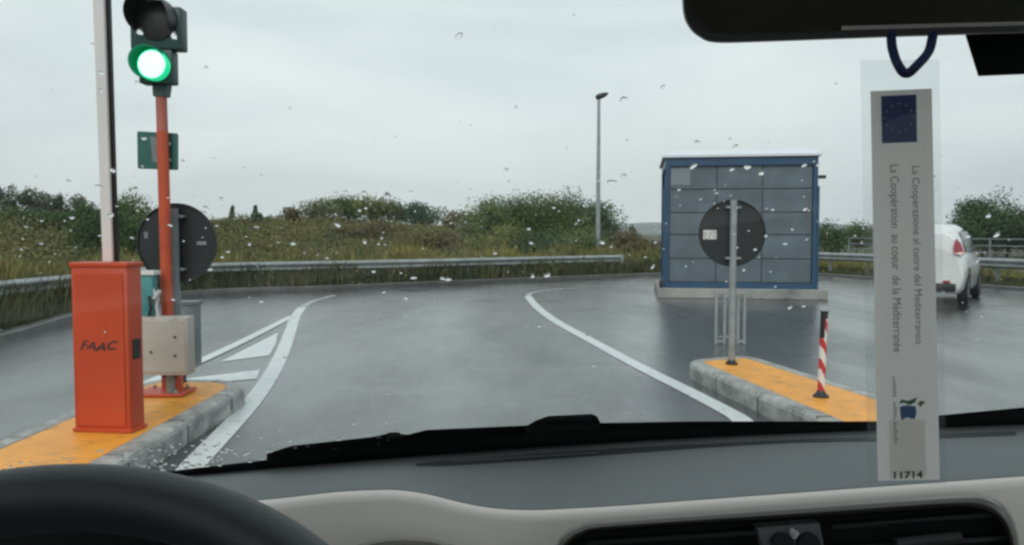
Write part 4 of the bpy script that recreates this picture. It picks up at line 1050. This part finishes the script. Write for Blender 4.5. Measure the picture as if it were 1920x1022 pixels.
mb.add(vs, tf); mb.build('lettering', M['ink_black'], cd)
mb = MB(); mb.tube(catmull([P(1671, 60, CD+.012), P(1673, 90, CD+.006), P(1684, 122, CD-.001), P(1700, 138, CD-.003), P(1722, 120, CD-.001), P(1742, 95, CD+.006), P(1750, 60, CD+.012)], 8), .0024, 10)
mb.build('cord', M['cord'], card, True)

# ================================================================== RAIN ON THE SCREEN
random.seed(21); mb = MB()
def drop(px, py, r, asp=1.0):
    c = wp(px, py, .0008); a = Vector((1, 0, 0)); b = wn.cross(a).normalized(); a = b.cross(wn).normalized(); n_ = 9; ph = rnd(0, 6.28); th = rnd(0, 3.14)
    ca, sa = math.cos(th), math.sin(th); A_, B_ = a*ca+b*sa, b*ca-a*sa
    rows = []
    for rad_, h_ in ((1, 0), (.96, .22), (.75, .45), (.4, .6)):
        rows.append([c+(A_*math.cos(t*math.tau/n_)*asp+B_*math.sin(t*math.tau/n_))*rad_*r*(1+.18*math.sin(2*t+ph))+wn*h_*r for t in range(n_)])
    i0 = len(mb.v); mb.grid(rows, True); mb.add([c+wn*.66*r], []); k = len(mb.v)-1; b0 = i0+3*n_
    for t in range(n_): mb.f.append([b0+t, b0+(t+1) % n_, k])
    mb.f.append([i0+t for t in range(n_)][::-1])
def R_(px, py): return wp(px, py).y/F
for k in range(230):
    px = rnd(0, 1910); py = random.gauss(410, 75)
    if random.random() < .25: py = rnd(20, 760)
    s = random.choice([1.3, 1.6, 1.9, 2.2, 2.6, 3.4]); drop(px, py, s*R_(px, py), rnd(1, 1.7))
for k in range(16):
    px = rnd(0, 1600); drop(px, rnd(60, 700), rnd(3.5, 5.5)*R_(px, 400), rnd(1, 1.5))
for px, py, s in ((630, 362, 3.5), (648, 360, 4), (683, 362, 5), (727, 365, 5), (623, 370, 2.5), (1147, 342, 6), (1170, 330, 5), (386, 390, 4), (1307, 267, 4.5), (1379, 275, 4), (1243, 163, 3.5), (1300, 312, 5), (1428, 325, 5), (1372, 318, 4), (1508, 310, 4), (633, 422, 4.5), (549, 457, 4), (684, 454, 4), (775, 521, 4), (840, 524, 5), (830, 522, 4), (1027, 516, 5), (999, 517, 4), (185, 350, 5), (190, 170, 4), (190, 137, 4), (262, 60, 6), (326, 67, 6), (1870, 440, 5), (1815, 443, 5), (1854, 405, 5), (1130, 455, 5)):
    drop(px, py, s*R_(px, py), rnd(1.1, 1.8))
for k in range(150):
    px = rnd(0, 420) if random.random() < .75 else rnd(380, 750); py = interp(ft, px)-rnd(2, 52)
    drop(px, py, rnd(1.5, 3.4)*R_(px, py), rnd(1, 1.9))
for k in range(25):
    px = rnd(300, 480); py = interp(ft, px)-rnd(0, 30); drop(px, py, rnd(3, 5)*R_(px, py), rnd(1, 1.6))
tag(mb.build('raindrops', M['drop'], smooth=True), 'scattered small raindrops on the outside of the windscreen', 'raindrops', kind='stuff')
# ================================================================== HAZE
mb = MB(); mb.box((0, 440, 28), (2100, 1160, 70))
hm = bpy.data.materials.new('haze_air'); hm.use_nodes = True; t = hm.node_tree
for n in list(t.nodes): t.nodes.remove(n)
ho = t.nodes.new('ShaderNodeOutputMaterial'); pv = t.nodes.new('ShaderNodeVolumePrincipled'); pv.inputs['Density'].default_value = .0005
pv.inputs['Color'].default_value = (.97, .99, 1, 1); t.links.new(pv.outputs[0], ho.inputs['Volume'])
tag(mb.build('haze', hm), 'thin grey rainy haze hanging over the whole scene', 'haze', kind='stuff')
for o in bpy.data.objects:
    if '_w' in o: del o['_w']
